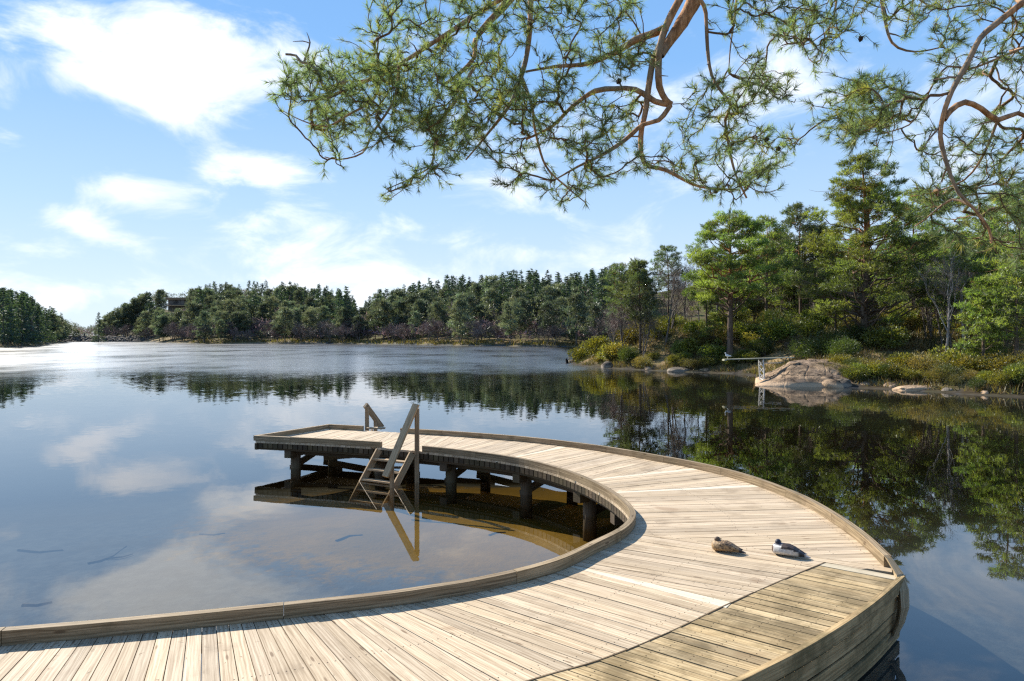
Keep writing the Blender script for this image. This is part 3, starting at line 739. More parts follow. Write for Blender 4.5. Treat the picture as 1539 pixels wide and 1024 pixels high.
def fb(x,y,z,s,seed=0): return np.array([mnoise.noise(Vector((a*s+seed,b*s,c*s))) for a,b,c in zip(x,y,z)])
def mirror_y(V,y): W=V.copy(); W[:,1]+=y; return W
def duck(kind):
    # body axis +x = tail, breast at -x, resting on z=0
    body=loft([(-.150,.070,.012,.014),(-.142,.072,.045,.045,.2),(-.115,.078,.078,.072,.25),(-.06,.080,.092,.082,.35),(.01,.080,.094,.080,.4),(.08,.074,.080,.064,.4),(.14,.062,.055,.040,.3),(.19,.054,.034,.022,.2),(.245,.044,.022,.010),(.27,.04,.012,.005)],20)
    wings=[]
    for s in (1,-1):
        V,F=loft([(-.07,.098,.010,.022),(-.03,.104,.020,.042),(.03,.105,.026,.046),(.09,.096,.024,.036),(.15,.082,.017,.022),(.20,.072,.008,.010),(.232,.070,.004,.004)],12); V=V.copy(); V[:,1]+=s*(.066-.16*np.clip(V[:,0],0,.25)); wings.append((V,F))
    neck=loft([(-.075,.105,.060,.045),(-.082,.130,.048,.036),(-.086,.150,.034,.028)],14)
    hp=np.array([-.088,.004,.166]); ha=2.0 if kind=='female' else 1.75   # head turned away over the far shoulder
    def turn(V): c,s_=math.cos(-ha),math.sin(-ha); return np.stack([V[:,0]*c-V[:,1]*s_,V[:,0]*s_+V[:,1]*c,V[:,2]],1)+hp
    V0,F0=loft([(-.046,0,.006,.008),(-.038,0,.021,.021),(-.018,.002,.030,.029),(.004,.002,.031,.030),(.024,-.002,.024,.023),(.036,-.006,.008,.008)],14); head=(turn(V0),F0)
    V0,F0=loft([(-.096,-.014,.010,.004),(-.084,-.012,.014,.006),(-.062,-.007,.012,.010),(-.036,-.003,.012,.013)],10); bill=(turn(V0),F0)
    V,F=fuse([body]+wings+[neck,head,bill],.0048,3); V[:,2]-=V[:,2].min(); billp=turn(np.array([[-.08,0,-.01]]))[0]; bm_=np.linalg.norm((V-billp-np.array([0,0,-.03+.03]))*np.array([1,1,1.3]),axis=1)
    x,y,z=V.T; n1=fb(x,y,z,60); n2=fb(x,y,z,130,5.)
    up=sstep(.08,.125,z+.012*n1)
    if kind=='female':
        base=np.array([.42,.27,.13]); darkc=np.array([.075,.045,.028])
        f=np.clip(.42+1.1*n1+.5*n2+.35*sstep(-.05,.1,x)*up-.35*sstep(-.06,-.12,x),0,1)[:,None]
        T=base*(1-f)+darkc*f
        hd=sstep(.118,.135,z)[:,None]*sstep(-.02,-.045,x)[:,None]; T=T*(1-hd)+np.array([.17,.105,.06])*(.8+.5*n2[:,None])*hd
        tl=sstep(.17,.2,x)[:,None]; T=T*(1-tl)+np.array([.06,.045,.035])*tl
        bl=sstep(.042,.034,bm_)[:,None]; T=T*(1-bl)+np.array([.20,.12,.04])*bl
    else:
        T=np.tile(np.array([.56,.53,.49]),(len(V),1))*(.93+.22*n2[:,None])
        ed=(sstep(-.118,-.130,x)*sstep(.15,.12,z))[:,None]; T=T*(1-ed)+np.array([.075,.035,.022])*ed
        low=(sstep(.022,.008,z))[:,None]; T=T*(1-low)+np.array([.10,.07,.05])*low
        bk=(sstep(.086,.096,z+.006*n1)*sstep(-.055,-.025,x))[:,None]; T=T*(1-bk)+np.array([.055,.038,.03])*bk
        bar=(sstep(.060,.066,np.abs(y))*sstep(.09,.083,np.abs(z-.005-x*.1)+.02)*sstep(-.05,-.02,x)*sstep(.13,.1,x)*.0)[:,None]; T=T*(1-bar)+np.array([.2,.15,.11])*bar
        tl=(sstep(.13,.16,x)*sstep(.075,.05,np.abs(z-.05)))[:,None]; T=T*(1-tl)+np.array([.03,.03,.035])*tl
        wg=(sstep(.09,.1,x)*sstep(.07,.08,z))[:,None]; T=T*(1-wg)+np.array([.035,.028,.025])*wg
        wt=(sstep(.2,.215,x)*sstep(.06,.05,z))[:,None]; T=T*(1-wt)+np.array([.35,.34,.33])*wt
        hd=(sstep(.114,.122,z)*sstep(-.03,-.05,x))[:,None]; T=T*(1-hd)+np.array([.022,.025,.045])*hd
        col=(sstep(.116,.112,z)*sstep(.100,.104,z)*sstep(-.03,-.05,x))[:,None]; T=T*(1-col)+np.array([.62,.62,.6])*col
        bl=sstep(.042,.034,bm_)[:,None]; T=T*(1-bl)+np.array([.38,.34,.06])*bl
    return V,F,T
for kind,px,py,rz,label,sc in (('female',1088,829,-28,'mottled brown duck resting on the deck boards, head turned away','.84'),('male',1181,835,-33,'grey drake with dark head and black back resting on the deck boards','.90')):
    V,F,T=duck(kind); p=on(px,py,DZ+.002); s=float(sc)
    root=thing('duck',label,'duck',(p[0],p[1],DZ+.004),R(rz)); root.scale=(s,s,s)
    o=obj_np('duck_body',V,F,M['feather'],root,True,tint=T)
# gull on the diving board
V,F=fuse([loft([(-.16,.20,.004,.004),(-.13,.20,.05,.05),(-.06,.19,.075,.07),(.03,.18,.07,.06),(.12,.165,.045,.035),(.2,.16,.02,.012),(.27,.155,.008,.005)],14),
          loft([(-.12,.21,.045,.04),(-.14,.27,.035,.03),(-.15,.31,.03,.03)],12),loft([(-.20,.335,.004,.004),(-.185,.335,.03,.03),(-.155,.34,.038,.036),(-.12,.335,.02,.02)],12),loft([(-.25,.322,.004,.005),(-.22,.328,.01,.01),(-.19,.33,.012,.014)],8),
          loft([(-.03,.0,.012,.010),(-.03,.07,.012,.012),(-.02,.16,.02,.02)],8)],.009,2)
x,y,z=V.T; T=np.tile(np.array([.78,.78,.76]),(len(V),1)); w=(sstep(.205,.225,z)*sstep(-.07,-.03,x))[:,None]; T=T*(1-w)+np.array([.40,.42,.45])*w
w=sstep(.17,.2,x)[:,None]; T=T*(1-w)+np.array([.05,.05,.05])*w; w=(sstep(-.21,-.22,x))[:,None]; T=T*(1-w)+np.array([.6,.4,.05])*w
gp=at(1090,539,41.5)
GULL=thing('gull','white and grey gull perched on the outer tip of the diving board','gull',(gp[0],gp[1],0),R(-10)); 
obj_np('gull_body',V,F,M['feather'],GULL,True,tint=T)
# ------------------------------------------------------------------ trees: generators
def hermite(p,dp,t,dt,n):
    s=np.linspace(0,1,n)[:,None]; L=np.linalg.norm(t-p)
    return (2*s**3-3*s**2+1)*p+(s**3-2*s**2+s)*dp*L+(-2*s**3+3*s**2)*t+(s**3-s**2)*dt*L
def clump_tint(rng,n,lo=.55,hi=1.5,warm=.12):
    v=lo+(hi-lo)*rng.random(n); w=(rng.random(n)-.35)*warm*2
    return np.stack([v*(1+w),v,v*(1-w*.6)],1)
def pine_mesh(name,rng,H,r0,cb,prof,npads,tips,nbl,bl,bw,mat,bark,lean=(0,0),sides=8,forks=1,padr=(.5,1.0),limbs=True,dead=0):
    """tapered trunk with limbs, flat needle pads with gaps; returns (trunk mesh obj, crown mesh obj)"""
    ts=TubeSet(); ph=rng.random()*6.3
    tr=[]
    for fk in range(forks):
        n=12; s=np.linspace(0,1,n); hh=H*(1-.12*fk)
        off=np.array([math.cos(ph+fk*2.6),math.sin(ph+fk*2.6)])*(.0 if forks==1 else .10*H*.5)
        x=lean[0]*s*hh+off[0]*s**1.3*1.2+.012*H*np.sin(s*5+ph)*s+ (off[0]*.15 if forks>1 else 0); y=lean[1]*s*hh+off[1]*s**1.3*1.2+.012*H*np.cos(s*4+ph)*s
        P=np.stack([x,y,s*hh*.97-.15],1); rad=r0*(1-.2*fk)*((1-s)**.8*.92+.06); rad[0]*=1.35
        ts.add(P,rad,sides); tr.append(P)
    tipsP=[];tipsD=[];cid=[]
    for i in range(npads):
        P=tr[i%forks]; hh=P[-1][2]
        u=(i+.5)/npads; u=u**.85; h=cb+(hh-cb)*(u*.97+.03*rng.random())
        az=i*2.39996+rng.normal()*.5
        w=np.interp((h-cb)/max(hh-cb,.1),np.linspace(0,1,len(prof)),prof)
        rr=w*(.35+.65*rng.random()**.6)
        tp=np.array([np.interp(h,P[:,2],P[:,k]) for k in range(3)])
        c=tp+np.array([math.cos(az)*rr,math.sin(az)*rr,(.05+.25*rng.random())*rr])
        pr=(padr[0]+(padr[1]-padr[0])*rng.random())*(.55+.45*min(1,w/max(prof)))
        if limbs:
            hb=max(h-.28*rr-.1,cb*.5); bp=np.array([np.interp(hb,P[:,2],P[:,k]) for k in range(3)])
            d=unit(np.array([math.cos(az),math.sin(az),.25]))
            L=hermite(bp,d,c,unit(np.array([math.cos(az),math.sin(az),.5])),6); L[1:-1]+=rng.normal(size=(4,3))*.05*rr
            rl=max(.012,.055*r0/.2*(rr/2.5)**.7*(1-.5*u)); ts.add(L,np.linspace(rl,.012,6),5 if sides>5 else 3)
            if sides>5:
                for _ in range(3):
                    e=c+rng.normal(size=3)*np.array([pr,pr,pr*.3])*.7; b0=L[3+rng.integers(3)]
                    ts.add(hermite(b0,d*.6,e,np.array([0,0,.4]),4),np.linspace(.016,.006,4),3)
        k=int(tips*(.6+.8*rng.random())*(pr/padr[1])**1.2)+3
        q=unit(rng.normal(size=(k,3)))*rng.random((k,1))**.45*np.array([pr,pr,pr*.42])
        tipsP.append(c+q); tipsD.append(unit(q*np.array([1,1,.6])+np.array([0,0,.45*pr]))); cid.append(np.full(k,i))
    for _ in range(dead):
        h=cb*(.35+.8*rng.random()); az=rng.random()*6.28; P=tr[0]; bp=np.array([np.interp(h,P[:,2],P[:,k]) for k in range(3)]); L=.5+1.3*rng.random()
        e=bp+np.array([math.cos(az)*L,math.sin(az)*L,(rng.random()-.5)*.6]); ts.add(hermite(bp,unit(e-bp),e,np.array([0,0,.3]),5),np.linspace(.03,.008,5),4)
    P=np.concatenate(tipsP); D=np.concatenate(tipsD); cid=np.concatenate(cid)
    ct=clump_tint(rng,npads); tt=ct[cid]*(.75+.5*rng.random((len(P),1)))
    Pb=np.repeat(P,nbl,0)+rng.normal(size=(len(P)*nbl,3))*bl*.25; Db=np.repeat(D,nbl,0)+rng.normal(size=(len(P)*nbl,3))*.75
    V,F,T=blades(Pb,Db,bl*(.6+.8*rng.random(len(Pb))),bw,rng,np.repeat(tt,nbl,0))
    return ts.build('trunk',bark), obj_np('crown',V,F,mat,tint=T)
def spruce_mesh(name,rng,H,r0,W,tiers,per,nbl,bl,bw,mat,bark):
    ts=TubeSet(); ts.add([[0,0,-.2],[0,0,H*.5],[0,0,H*.98]],[r0,r0*.55,.02],5)
    Pp=[];Dd=[];cc=[];
    for i in range(tiers):
        u=i/(tiers-1); h=H*(.10+.89*u); w=W*(1-u)**.85*(.8+.4*rng.random())+.05
        for k in range(max(3,int(per*(1-u*.6)))):
            if rng.random()<.12: continue
            az=rng.random()*6.28; wl=w*(.75+.45*rng.random())
            s=np.sort(rng.random(nbl))**.7
            p=np.stack([np.cos(az)*s*wl,np.sin(az)*s*wl,h-.32*s*wl+.12*wl*s**3],1)+rng.normal(size=(nbl,3))*.08*wl
            d=np.tile(np.array([math.cos(az),math.sin(az),-.25]),(nbl,1))+rng.normal(size=(nbl,3))*.5
            Pp.append(p);Dd.append(d);cc.append(np.tile(clump_tint(rng,1,.6,1.35,.06),(nbl,1)))
    P=np.concatenate(Pp);D=np.concatenate(Dd);T=np.concatenate(cc)
    V,F,T=blades(P,D,bl*(.6+.8*rng.random(len(P))),bw,rng,T)
    return ts.build('trunk',bark),obj_np('crown',V,F,mat,tint=T)
def bare_mesh(name,rng,H,r0,spread,levels,ntw,tl,tw,mat,bark,stems=1,low=.25,sides=6):
    """leafless tree: recursive limbs plus a haze of fine twigs"""
    ts=TubeSet(); ends=[]
    def limb(p,d,L,r,lv):
        n=5; q=p+d*L; dt=unit(d+np.array([0,0,.35])+rng.normal(size=3)*.25)
        P=hermite(p,d,q,dt,n); P[1:-1]+=rng.normal(size=(n-2,3))*.035*L
        ts.add(P,np.linspace(r,r*.5,n),sides if lv>1 else 3)
        if lv<=1:
            for k in range(2,n): ends.append((P[k],unit(P[k]-P[k-1])))
        if lv<=0: return
        m=3 if lv>1 else 4
        for k in range(m):
            j=1+rng.integers(n-1) if k else n-1
            a=unit(dt+rng.normal(size=3)*spread+np.array([0,0,.15])); limb(P[j],a,L*(.5+.3*rng.random()),r*(.62 if k==0 else .42),lv-1)
    for s_ in range(stems):
        a=unit(np.array([rng.normal()*.12*stems**.5,rng.normal()*.12*stems**.5,1])); L=H*.42
        P=np.array([[0,0,-.2],a*L*.5+rng.normal(size=3)*.02*L,a*L]); ts.add(P,[r0*1.2,r0*.85,r0*.7],max(sides,5))
        for k in range(4): 
            j=.35+.65*(k+rng.random())/4; d=unit(a+rng.normal(size=3)*spread*np.array([1,1,.3])); limb(a*L*j,d,H*.28*(1.2-.4*j),r0*.45,levels)
        limb(a*L,a,H*.26,r0*.6,levels)
    E=ends; ids=rng.integers(len(E),size=ntw); P=np.array([E[i][0] for i in ids]); D=np.array([E[i][1] for i in ids])
    D=unit(D+rng.normal(size=D.shape)*.55+np.array([0,0,.12])); L=tl*(.5+rng.random(ntw))
    t=clump_tint(rng,len(E),.7,1.35,.10)[ids]
    V,F,T=blades(P,D,L,tw,rng,t)
    # second order twigs
    P2=P+D*(L*(.3+.6*rng.random(ntw)))[:,None]; D2=unit(D+rng.normal(size=D.shape)*.7); V2,F2,T2=blades(P2,D2,L*.6,tw*.8,rng,t)
    V=np.concatenate([V,V2]);F=np.concatenate([F,F2+len(V2)]);T=np.concatenate([T,T2])
    return ts.build('trunk',bark),obj_np('twig_crown',V,F,mat,tint=T)
def bush_mesh(rng,W,Hh,lobes,nl,ll,lw,mat,needle=False,base=(1,1,1)):
    Pp=[];Dd=[];Tt=[]
    ts=TubeSet()
    for i in range(lobes):
        a=rng.random()*6.28; rr=W*.5*rng.random()**.6*.75; r=(.22+.2*rng.random())*W; hz_=Hh*(.25+.55*rng.random()*(1-rr/W))
        c=np.array([math.cos(a)*rr,math.sin(a)*rr,hz_]); k=nl//lobes
        q=unit(rng.normal(size=(k,3))); rad=(.72+.36*rng.random((k,1)))
        bumpy=.25*np.array([mnoise.noise(Vector(tuple(x*2.6+i*7))) for x in q])[:,None]
        p=c+q*(rad+bumpy)*np.array([r,r,r*.85*Hh/W*1.3]); m=p[:,2]>.03
        Pp.append(p[m]);Dd.append((q+np.array([0,0,.5])+rng.normal(size=q.shape)*.5)[m])
        n3=np.array([mnoise.noise(Vector(tuple(x*4.0+i*3))) for x in q])[:,None]
        ct=clump_tint(rng,1,.65,1.35,.14)*(1+.7*n3)*(.75+.5*rng.random((k,1)))
        Tt.append((ct*np.array(base))[m])
        ts.add(hermite(np.array([c[0]*.15,c[1]*.15,-.05]),unit(np.array([c[0],c[1],Hh])),c+np.array([0,0,r*.3]),np.array([0,0,1.]),5),np.linspace(.03,.012,5),4)
    P=np.concatenate(Pp);D=np.concatenate(Dd);T=np.clip(np.concatenate(Tt),.05,3)
    if needle: V,F,T=blades(P,D,ll*(.6+.8*rng.random(len(P))),lw,rng,T)
    else: V,F,T=leaves(P,D,ll*(.6+.8*rng.random(len(P))),lw,rng,T)
    return ts.build('stems',M['greybark']),obj_np('foliage',V,F,mat,tint=T)
def make(name,label,cat,kids,group=None):
    r=thing(name,label,cat,(0,0,-500),0,group)
    for k in kids: k.parent=r
    return r
PROTO={}
def place(key,x,y,rz=0,s=1.0,label=None,group=None,name=None,dz=0.,cat=None):
    p=PROTO[key]; z=hz(x,y)+dz
    if not p.get('used'):
        p['used']=1; o=p['o']; o.location=(x,y,z); o.rotation_euler=(0,0,rz); o.scale=(s,)*3 if np.isscalar(s) else s
        if label: o['label']=label
        if group: o['group']=group
    else:
        o=dup(p['o'],(x,y,z),rz,s,label,group)
        if not group and 'group' in o: del o['group']
    if name: o.name=name
    return o
def proto(key,o): PROTO[key]={'o':o}
def X(px,Y): return (px-CX)/FPX*Y
rt=np.random.default_rng(21)
# ---- the two great pines of the point
t,c=pine_mesh('h1',np.random.default_rng(3),12.0,.28,3.9,[1.6,3.4,4.0,3.9,3.4,2.7,1.9,.8],92,72,12,.22,.040,M['pine'],M['bark'],padr=(.55,1.05),dead=9)
proto('pineA',make('pine_tree','tall open pine with one straight trunk standing at the water behind the diving board','tree',[t,c])); place('pineA',X(1097,53.5),53.5,.6)
t,c=pine_mesh('h2',np.random.default_rng(8),13.2,.26,.9,[3.6,4.7,4.9,4.4,3.6,2.7,1.8,.7],150,72,12,.22,.040,M['pine'],M['bark'],forks=2,padr=(.6,1.15),dead=5)
proto('pineB',make('pine_tree','broad bright green pine with forked dark trunk right of the big rock','tree',[t,c])); place('pineB',X(1298,46.5),46.5,2.2)
# mid-range pines
for k,(H,cb,pf,dead) in enumerate([(10,2.2,[.8,2.2,2.4,1.9,1.3,.5],4),(9,2.6,[.6,1.6,1.8,1.4,.9,.3],6),(11,4.0,[.7,2.0,2.2,1.6,.7],8),(8,1.5,[1.6,2.2,2.0,1.5,.9,.3],1)]):
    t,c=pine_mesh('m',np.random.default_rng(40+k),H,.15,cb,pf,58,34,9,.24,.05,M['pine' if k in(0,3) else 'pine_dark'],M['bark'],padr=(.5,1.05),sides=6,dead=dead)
    proto('mp%d'%k,make('pine_tree','','tree',[t,c]))
for k in range(3):
    t,c=bare_mesh('b',np.random.default_rng(60+k),[8,7,9][k],[.09,.08,.10][k],[.45,.55,.4][k],2,1700,.55,.014,M['bare'],M['greybark'],stems=[1,2,1][k])
    proto('bt%d'%k,make('bare_tree','','tree',[t,c]))
for k in range(2):
    t,c=bare_mesh('bb',np.random.default_rng(70+k),[7.5,8.5][k],.075,.38,2,900,.5,.012,M['bare'],M['birch'],stems=1)
    proto('bi%d'%k,make('birch_tree','','tree',[t,c]))
def t_(key,px,Y,s,label,rz=None,group=None,name=None):
    return place(key,X(px,Y),Y,rt.random()*6.28 if rz is None else rz,s,label,group,name)
t_('mp1',962,60,.98,'slender pine with sparse top standing on the grassy point left of the great pine')
t_('mp2',934,63,.78,'thin pine with bare lower trunk at the left end of the wooded point')
t_('mp2',1004,66,.76,'thin dark pine beside the leafless trees near the middle of the point')
t_('mp0',1062,59,.74,'low bright pine just left of the great pine at the water')
t_('mp3',1073,56,.42,'young rounded green pine among the shrubs at the foot of the great pine')
t_('mp0',1152,60,1.02,'dark pine close behind the diving board, right of the great pine')
t_('mp2',1203,64,1.16,'leaning tall pine behind the stony slope')
t_('mp1',1228,62,1.18,'pale green pine rising between the stony slope and the forked pine')
t_('mp3',1256,50,.60,'low bushy pine at the left foot of the forked pine')
t_('mp0',1372,56,1.25,'dark pine directly behind the forked pine on its right')
t_('mp3',1420,62,1.2,'broad green pine behind the two pale birches')
t_('mp0',1475,58,1.18,'tall pine rising behind the right hand birch')
t_('mp3',1528,36.5,.86,'bright green pine at the right edge of the picture by the water')
t_('mp3',1478,37.5,.66,'low bright pine standing close to the water below the right birch')
t_('mp0',1512,40,1.0,'tall pine close behind the bright pine at the right edge')
t_('mp3',1452,44,.95,'rounded green pine directly behind the pale birches')
t_('mp0',1580,42,1.0,'tall pine cut by the right edge of the picture')
t_('mp3',1505,45,.75,'small rounded pine left of the bright pine at the right edge')
t_('bt0',938,61,.72,'leafless tree with upright limbs at the left end of the point')
t_('bt1',966,58.5,.70,'leafless twin-stemmed tree in front of the slender pine')
t_('bt2',1000,60,.92,'leafless dark tree with a tall straight stem on the grassy knoll')
t_('bt0',1030,64,.80,'leafless tree behind the grassy knoll')
t_('bt1',918,66,.62,'small leafless tree beside the yellow green shrubs')
t_('bi0',1421,41,.98,'leaning pale birch, left of the two leafless birches on the right bank')
t_('bi1',1449,42,.92,'upright pale birch, right of the two leafless birches on the right bank')
t_('bt1',1400,47,.72,'leafless purple-grey tree behind the pale birches')
t_('bt2',1485,48,.78,'leafless grey tree between the birches and the right edge pines')
for q_ in range(9): t_('bt%d'%(q_%3),1385+14*q_+rt.random()*12,43+rt.random()*9,.55+.3*rt.random(),'leafless brown tree of the twiggy thicket around the pale birches',None,'leafless thicket around the birches')
for q_ in range(6): t_('bt%d'%(q_%3),905+26*q_+rt.random()*20,62+rt.random()*8,.6+.3*rt.random(),'leafless grey tree of the thin stand at the left end of the point',None,'leafless stand at the left end of the point')
t_('bt0',1440,52,.85,'tall leafless tree in the gap above the birches')
# background trees of the point and the slope behind
rb=np.random.default_rng(77); nbg=0
for i in range(900):
    Y=62+rb.random()*78; px=890+rb.random()*760
    x=X(px,Y)
    if Y<70 and px<1120: continue
    d=shore_dist(np.array([x]),np.array([Y]))[0]
    if d<3.5: continue
    if nbg>=210: break
    k=rb.random()
    if k<.60: key=['mp0','mp1','mp2','mp3'][rb.integers(4)]; lab='mixed green pine in the wood behind the point'; g='pines in the wood behind the point'
    else: key=['bt0','bt1','bt2'][rb.integers(3)]; lab='leafless grey tree in the wood behind the point'; g='leafless trees in the wood behind the point'
    top=340+ (410-340)*sstep(1150,900,px)   # rough crown height allowed
    Hn={'mp0':10,'mp1':9,'mp2':11,'mp3':8,'bt0':8,'bt1':7,'bt2':9}[key]
    s=.8+.5*rb.random(); z=hz(x,Y); zmax=CAMZ+(HY-top-rb.random()*35)/FPX*Y
    s=min(s,(zmax-z)/Hn)
    if s<.45: continue
    place(key,x,Y,rb.random()*6.28,s,lab,g); nbg+=1

# ---- shrubs along the point
rs=np.random.default_rng(90)
kinds={'yel':((1.1,1.12,.7),'leaf'),'olive':((1.0,.95,.8),'leaf'),'green':((.72,.90,.75),'leaf'),'brown':((.92,.80,1.15),'needle'),'dark':((.45,.62,.6),'needle')}
for k,(b,tp) in kinds.items():
    for v in range(2):
        st,fo=bush_mesh(np.random.default_rng(hash(k)%1 + 100+v+len(k)*3),2.0,1.35,9,4200,.13,.065 if tp=='leaf' else .030,M['bush'],tp=='needle',b)
        proto(k+str(v),make('shrub','','shrub',[st,fo]))
SH=[('yel0',872,70.5,1.15,'round yellow-green shrub at the very tip of the wooded point'),('yel1',905,66,1.5,'large yellow-green shrub second from the tip of the point'),('olive0',925,62,1.25,'olive shrub behind a pale boulder near the tip'),
('dark0',940,60,1.0,'dark low shrub on the bank beside the leafless twin-stemmed tree'),('olive1',950,65,1.2,'olive shrub on top of the bank by the slender pine'),('brown0',965,57.5,.75,'brown heath shrub over the water left of centre on the point'),('yel0',990,62,.9,'yellowish shrub on the grassy knoll'),
('green0',1033,57,1.0,'rounded green shrub on the grassy slope left of the great pine'),('brown1',1040,54.4,.7,'rusty brown heath shrub overhanging the shore below the slope'),('green1',1075,54.8,.95,'green shrub touching the great pine on its left'),('yel1',1122,52.8,.75,'light shrub under the tip end of the diving board'),
('olive0',1130,54.5,.85,'olive shrub behind the diving board'),('dark1',1150,52.5,1.0,'dark evergreen shrub behind the lattice support'),('green0',1168,54,1.3,'deep green shrub at the foot of the stony slope'),('dark0',1225,46,1.2,'dark shrub behind the big rock'),
('dark1',1262,43.5,1.0,'dark juniper at the right shoulder of the big rock'),('green1',1330,44,1.1,'green shrub right of the forked trunk'),('olive1',1290,41,.55,'dry olive shrub on the rock bank'),('yel0',1318,38.8,.62,'small yellow-green shrub at the waterline right of the rock'),
('yel1',1360,39.5,.85,'tall yellow-green shrub left of the brown shrub on the right bank'),('brown0',1390,38,1.05,'large brown-tipped shrub on the right bank'),('green0',1432,38,.95,'green shrub below the pale birches'),('olive0',1455,36.5,.85,'pale olive shrub below the right hand birch'),
('dark0',1425,36,.6,'dark shrub overhanging the water below the birches'),('yel0',1494,33.9,.56,'bright yellow shrub leaning over the water near the right edge'),('olive1',1517,35,.95,'grey-green shrub behind the bright yellow shrub'),('green1',1535,33.2,.75,'green shrub at the right edge waterline'),
('dark1',1475,38.5,1.1,'dark shrub under the pine at the right edge'),('brown1',1335,47,1.2,'brown undergrowth shrub behind the rock bank'),('brown0',1180,55,1.1,'rusty shrub on the stony slope'),('brown1',1245,40.2,.6,'rusty heath shrub on top of the big rock bank'),('brown0',1275,39.4,.55,'rusty heath shrub hanging over the shore stones'),('dark0',1284,40.6,.7,'dark heath shrub spreading over the right end of the big rock'),('olive1',1262,41.8,.6,'olive shrub behind the crest of the big rock'),('brown1',1310,39.6,.6,'brown heath shrub between the rock and the yellow-green shrub')]
for key,px,Y,s,lab in SH: place(key,X(px,Y),Y,rs.random()*6.28,(s*1.05,s*1.05,s*(.85+.2*rs.random())),lab)
ru=np.random.default_rng(191)
for i in range(34):
    px=880+660*(i+ru.random())/34; best=None
    for Y in np.arange(31,74,.4):
        if shore_dist(np.array([X(px,Y)]),np.array([Y]))[0]>.55+ru.random()*1.2: best=Y; break
    if best is None or 1135<px<1245: continue
    place(['olive0','green1','brown0','dark1','olive1','green0','yel1'][ru.integers(7)],X(px,best),best,ru.random()*6.28,.34+.34*ru.random(),'low mixed shrub in the fringe along the waterline of the point','waterline shrubs of the point')
for i in range(60):
    px=960+600*ru.random(); Y=46+26*ru.random(); x=X(px,Y)
    if shore_dist(np.array([x]),np.array([Y]))[0]<3 or (1165<px<1210 and Y<63): continue
    place(['green1','dark0','dark1','olive1','green0','brown1'][ru.integers(6)],x,Y,ru.random()*6.28,.7+.7*ru.random(),'dull green shrub in the undergrowth beneath the pines','undergrowth shrubs beneath the pines')
# ---- boulders and the big rock
def rock_obj(name,rng,W,D_,Hh,mat,sub=4,amp=.22,parent=None,flatten=None):
    bm=bmesh.new(); bmesh.ops.create_icosphere(bm,subdivisions=sub,radius=1); sd=rng.random()*50
    V=np.array([v.co for v in bm.verts]); F=[tuple(v.index for v in f.verts) for f in bm.faces]; bm.free()
    n=np.array([mnoise.fractal(Vector(tuple(v*1.3+sd)),.9,2.1,5) for v in V]); c=np.array([mnoise.cell(Vector(tuple(v*2.2+sd))) for v in V])
    V=V*(1+amp*n+.05*c)[:,None]
    V=np.sign(V)*np.abs(V)**.85*np.array([W/2,D_/2,Hh])
    return obj_np(name,V,F,mat,parent,True)
def big_rock():
    # whale-backed slab rising from the water to the right: heightfield, closed below
    nx,ny=150,90; x0,x1=X(1119,41),X(1292,41); W=x1-x0; y0=38.2; Dp=7.5
    r=np.random.default_rng(4); V=[]
    for j in range(ny):
        for i in range(nx):
            u=i/(nx-1); v=j/(ny-1); y=y0+v*Dp-1.0*(u-.2); x=(x0+u*W)*y/40.0
            prof=np.interp(u,[0,.05,.12,.22,.34,.5,.66,.8,.92,1],[-.5,.10,.36,.72,1.24,1.34,1.30,1.14,.80,.15])
            front=np.interp(v,[0,.05,.10,.22,.36,.55,.8,1],[-.6,.06,.24,.62,.93,1.02,.95,.7])
            z=prof*front if prof>0 else prof
            if v<.08: z=min(z,np.interp(v,[0,.08],[-.6,.3]))
            n=mnoise.fractal(Vector((x*.45,y*.45,1)),1.0,2.1,6)*.12+mnoise.noise(Vector((x*.5+y*1.1,y*.3,4)))*.16
            st=mnoise.noise(Vector((x*.55-y*.4,z*.8,2))); cq=(x*.42+z*.75+y*.22+.22*mnoise.noise(Vector((x*.6,y*.6,z)))); cq=abs(cq-round(cq)); n-=max(0,.045-cq)*2.6; n-=max(0,.03-abs(st))*2.0
            V.append((x,y,z+n*min(1,max(z,0)*2+.2)))
    F=[(j*nx+i,j*nx+i+1,(j+1)*nx+i+1,(j+1)*nx+i) for j in range(ny-1) for i in range(nx-1)]
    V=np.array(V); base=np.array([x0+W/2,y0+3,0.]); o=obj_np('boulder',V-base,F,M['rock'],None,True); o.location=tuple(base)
    return tag(o,'big whale-backed rock at the waterline carrying the diving board','rock')
BIG=big_rock()
rr_=np.random.default_rng(15)
BO=[(913,60.6,1.3,.55,'pale wedge-shaped boulder at the waterline near the tip of the point'),(862,71.9,1.4,.3,'flat pale stone slab at the tip of the point'),(1022,54.9,2.4,.32,'long flat pale slab at the waterline left of the great pine'),(1060,53.9,1.4,.3,'short flat slab at the waterline just left of the great pine'),
(1085,53.0,.6,.4,'small white-topped stone at the foot of the great pine, on its left'),(1110,52.3,.7,.35,'small light stone at the foot of the great pine, on its right'),(1135,51.4,.9,.4,'dark stone at the waterline left of the lattice support'),(1250,38.4,1.5,.42,'grey rounded boulder just right of the big rock'),(1268,38.2,1.0,.45,'pale broken stone at the right end of the rock bank'),
(1240,38.9,1.2,.55,'cracked brown stone between the big rock and the grey boulder'),(1300,38.0,.7,.3,'low dark stone in the water right of the rock bank'),(1425,34.7,.6,.22,'small pale stone below the birches'),(1480,33.2,.4,.2,'small round stone standing in the water left of the yellow shrub'),(1340,37.2,.9,.3,'low brown stone left of the sandy ledge'),(975,56.8,.9,.3,'low stone under the brown heath shrub')]
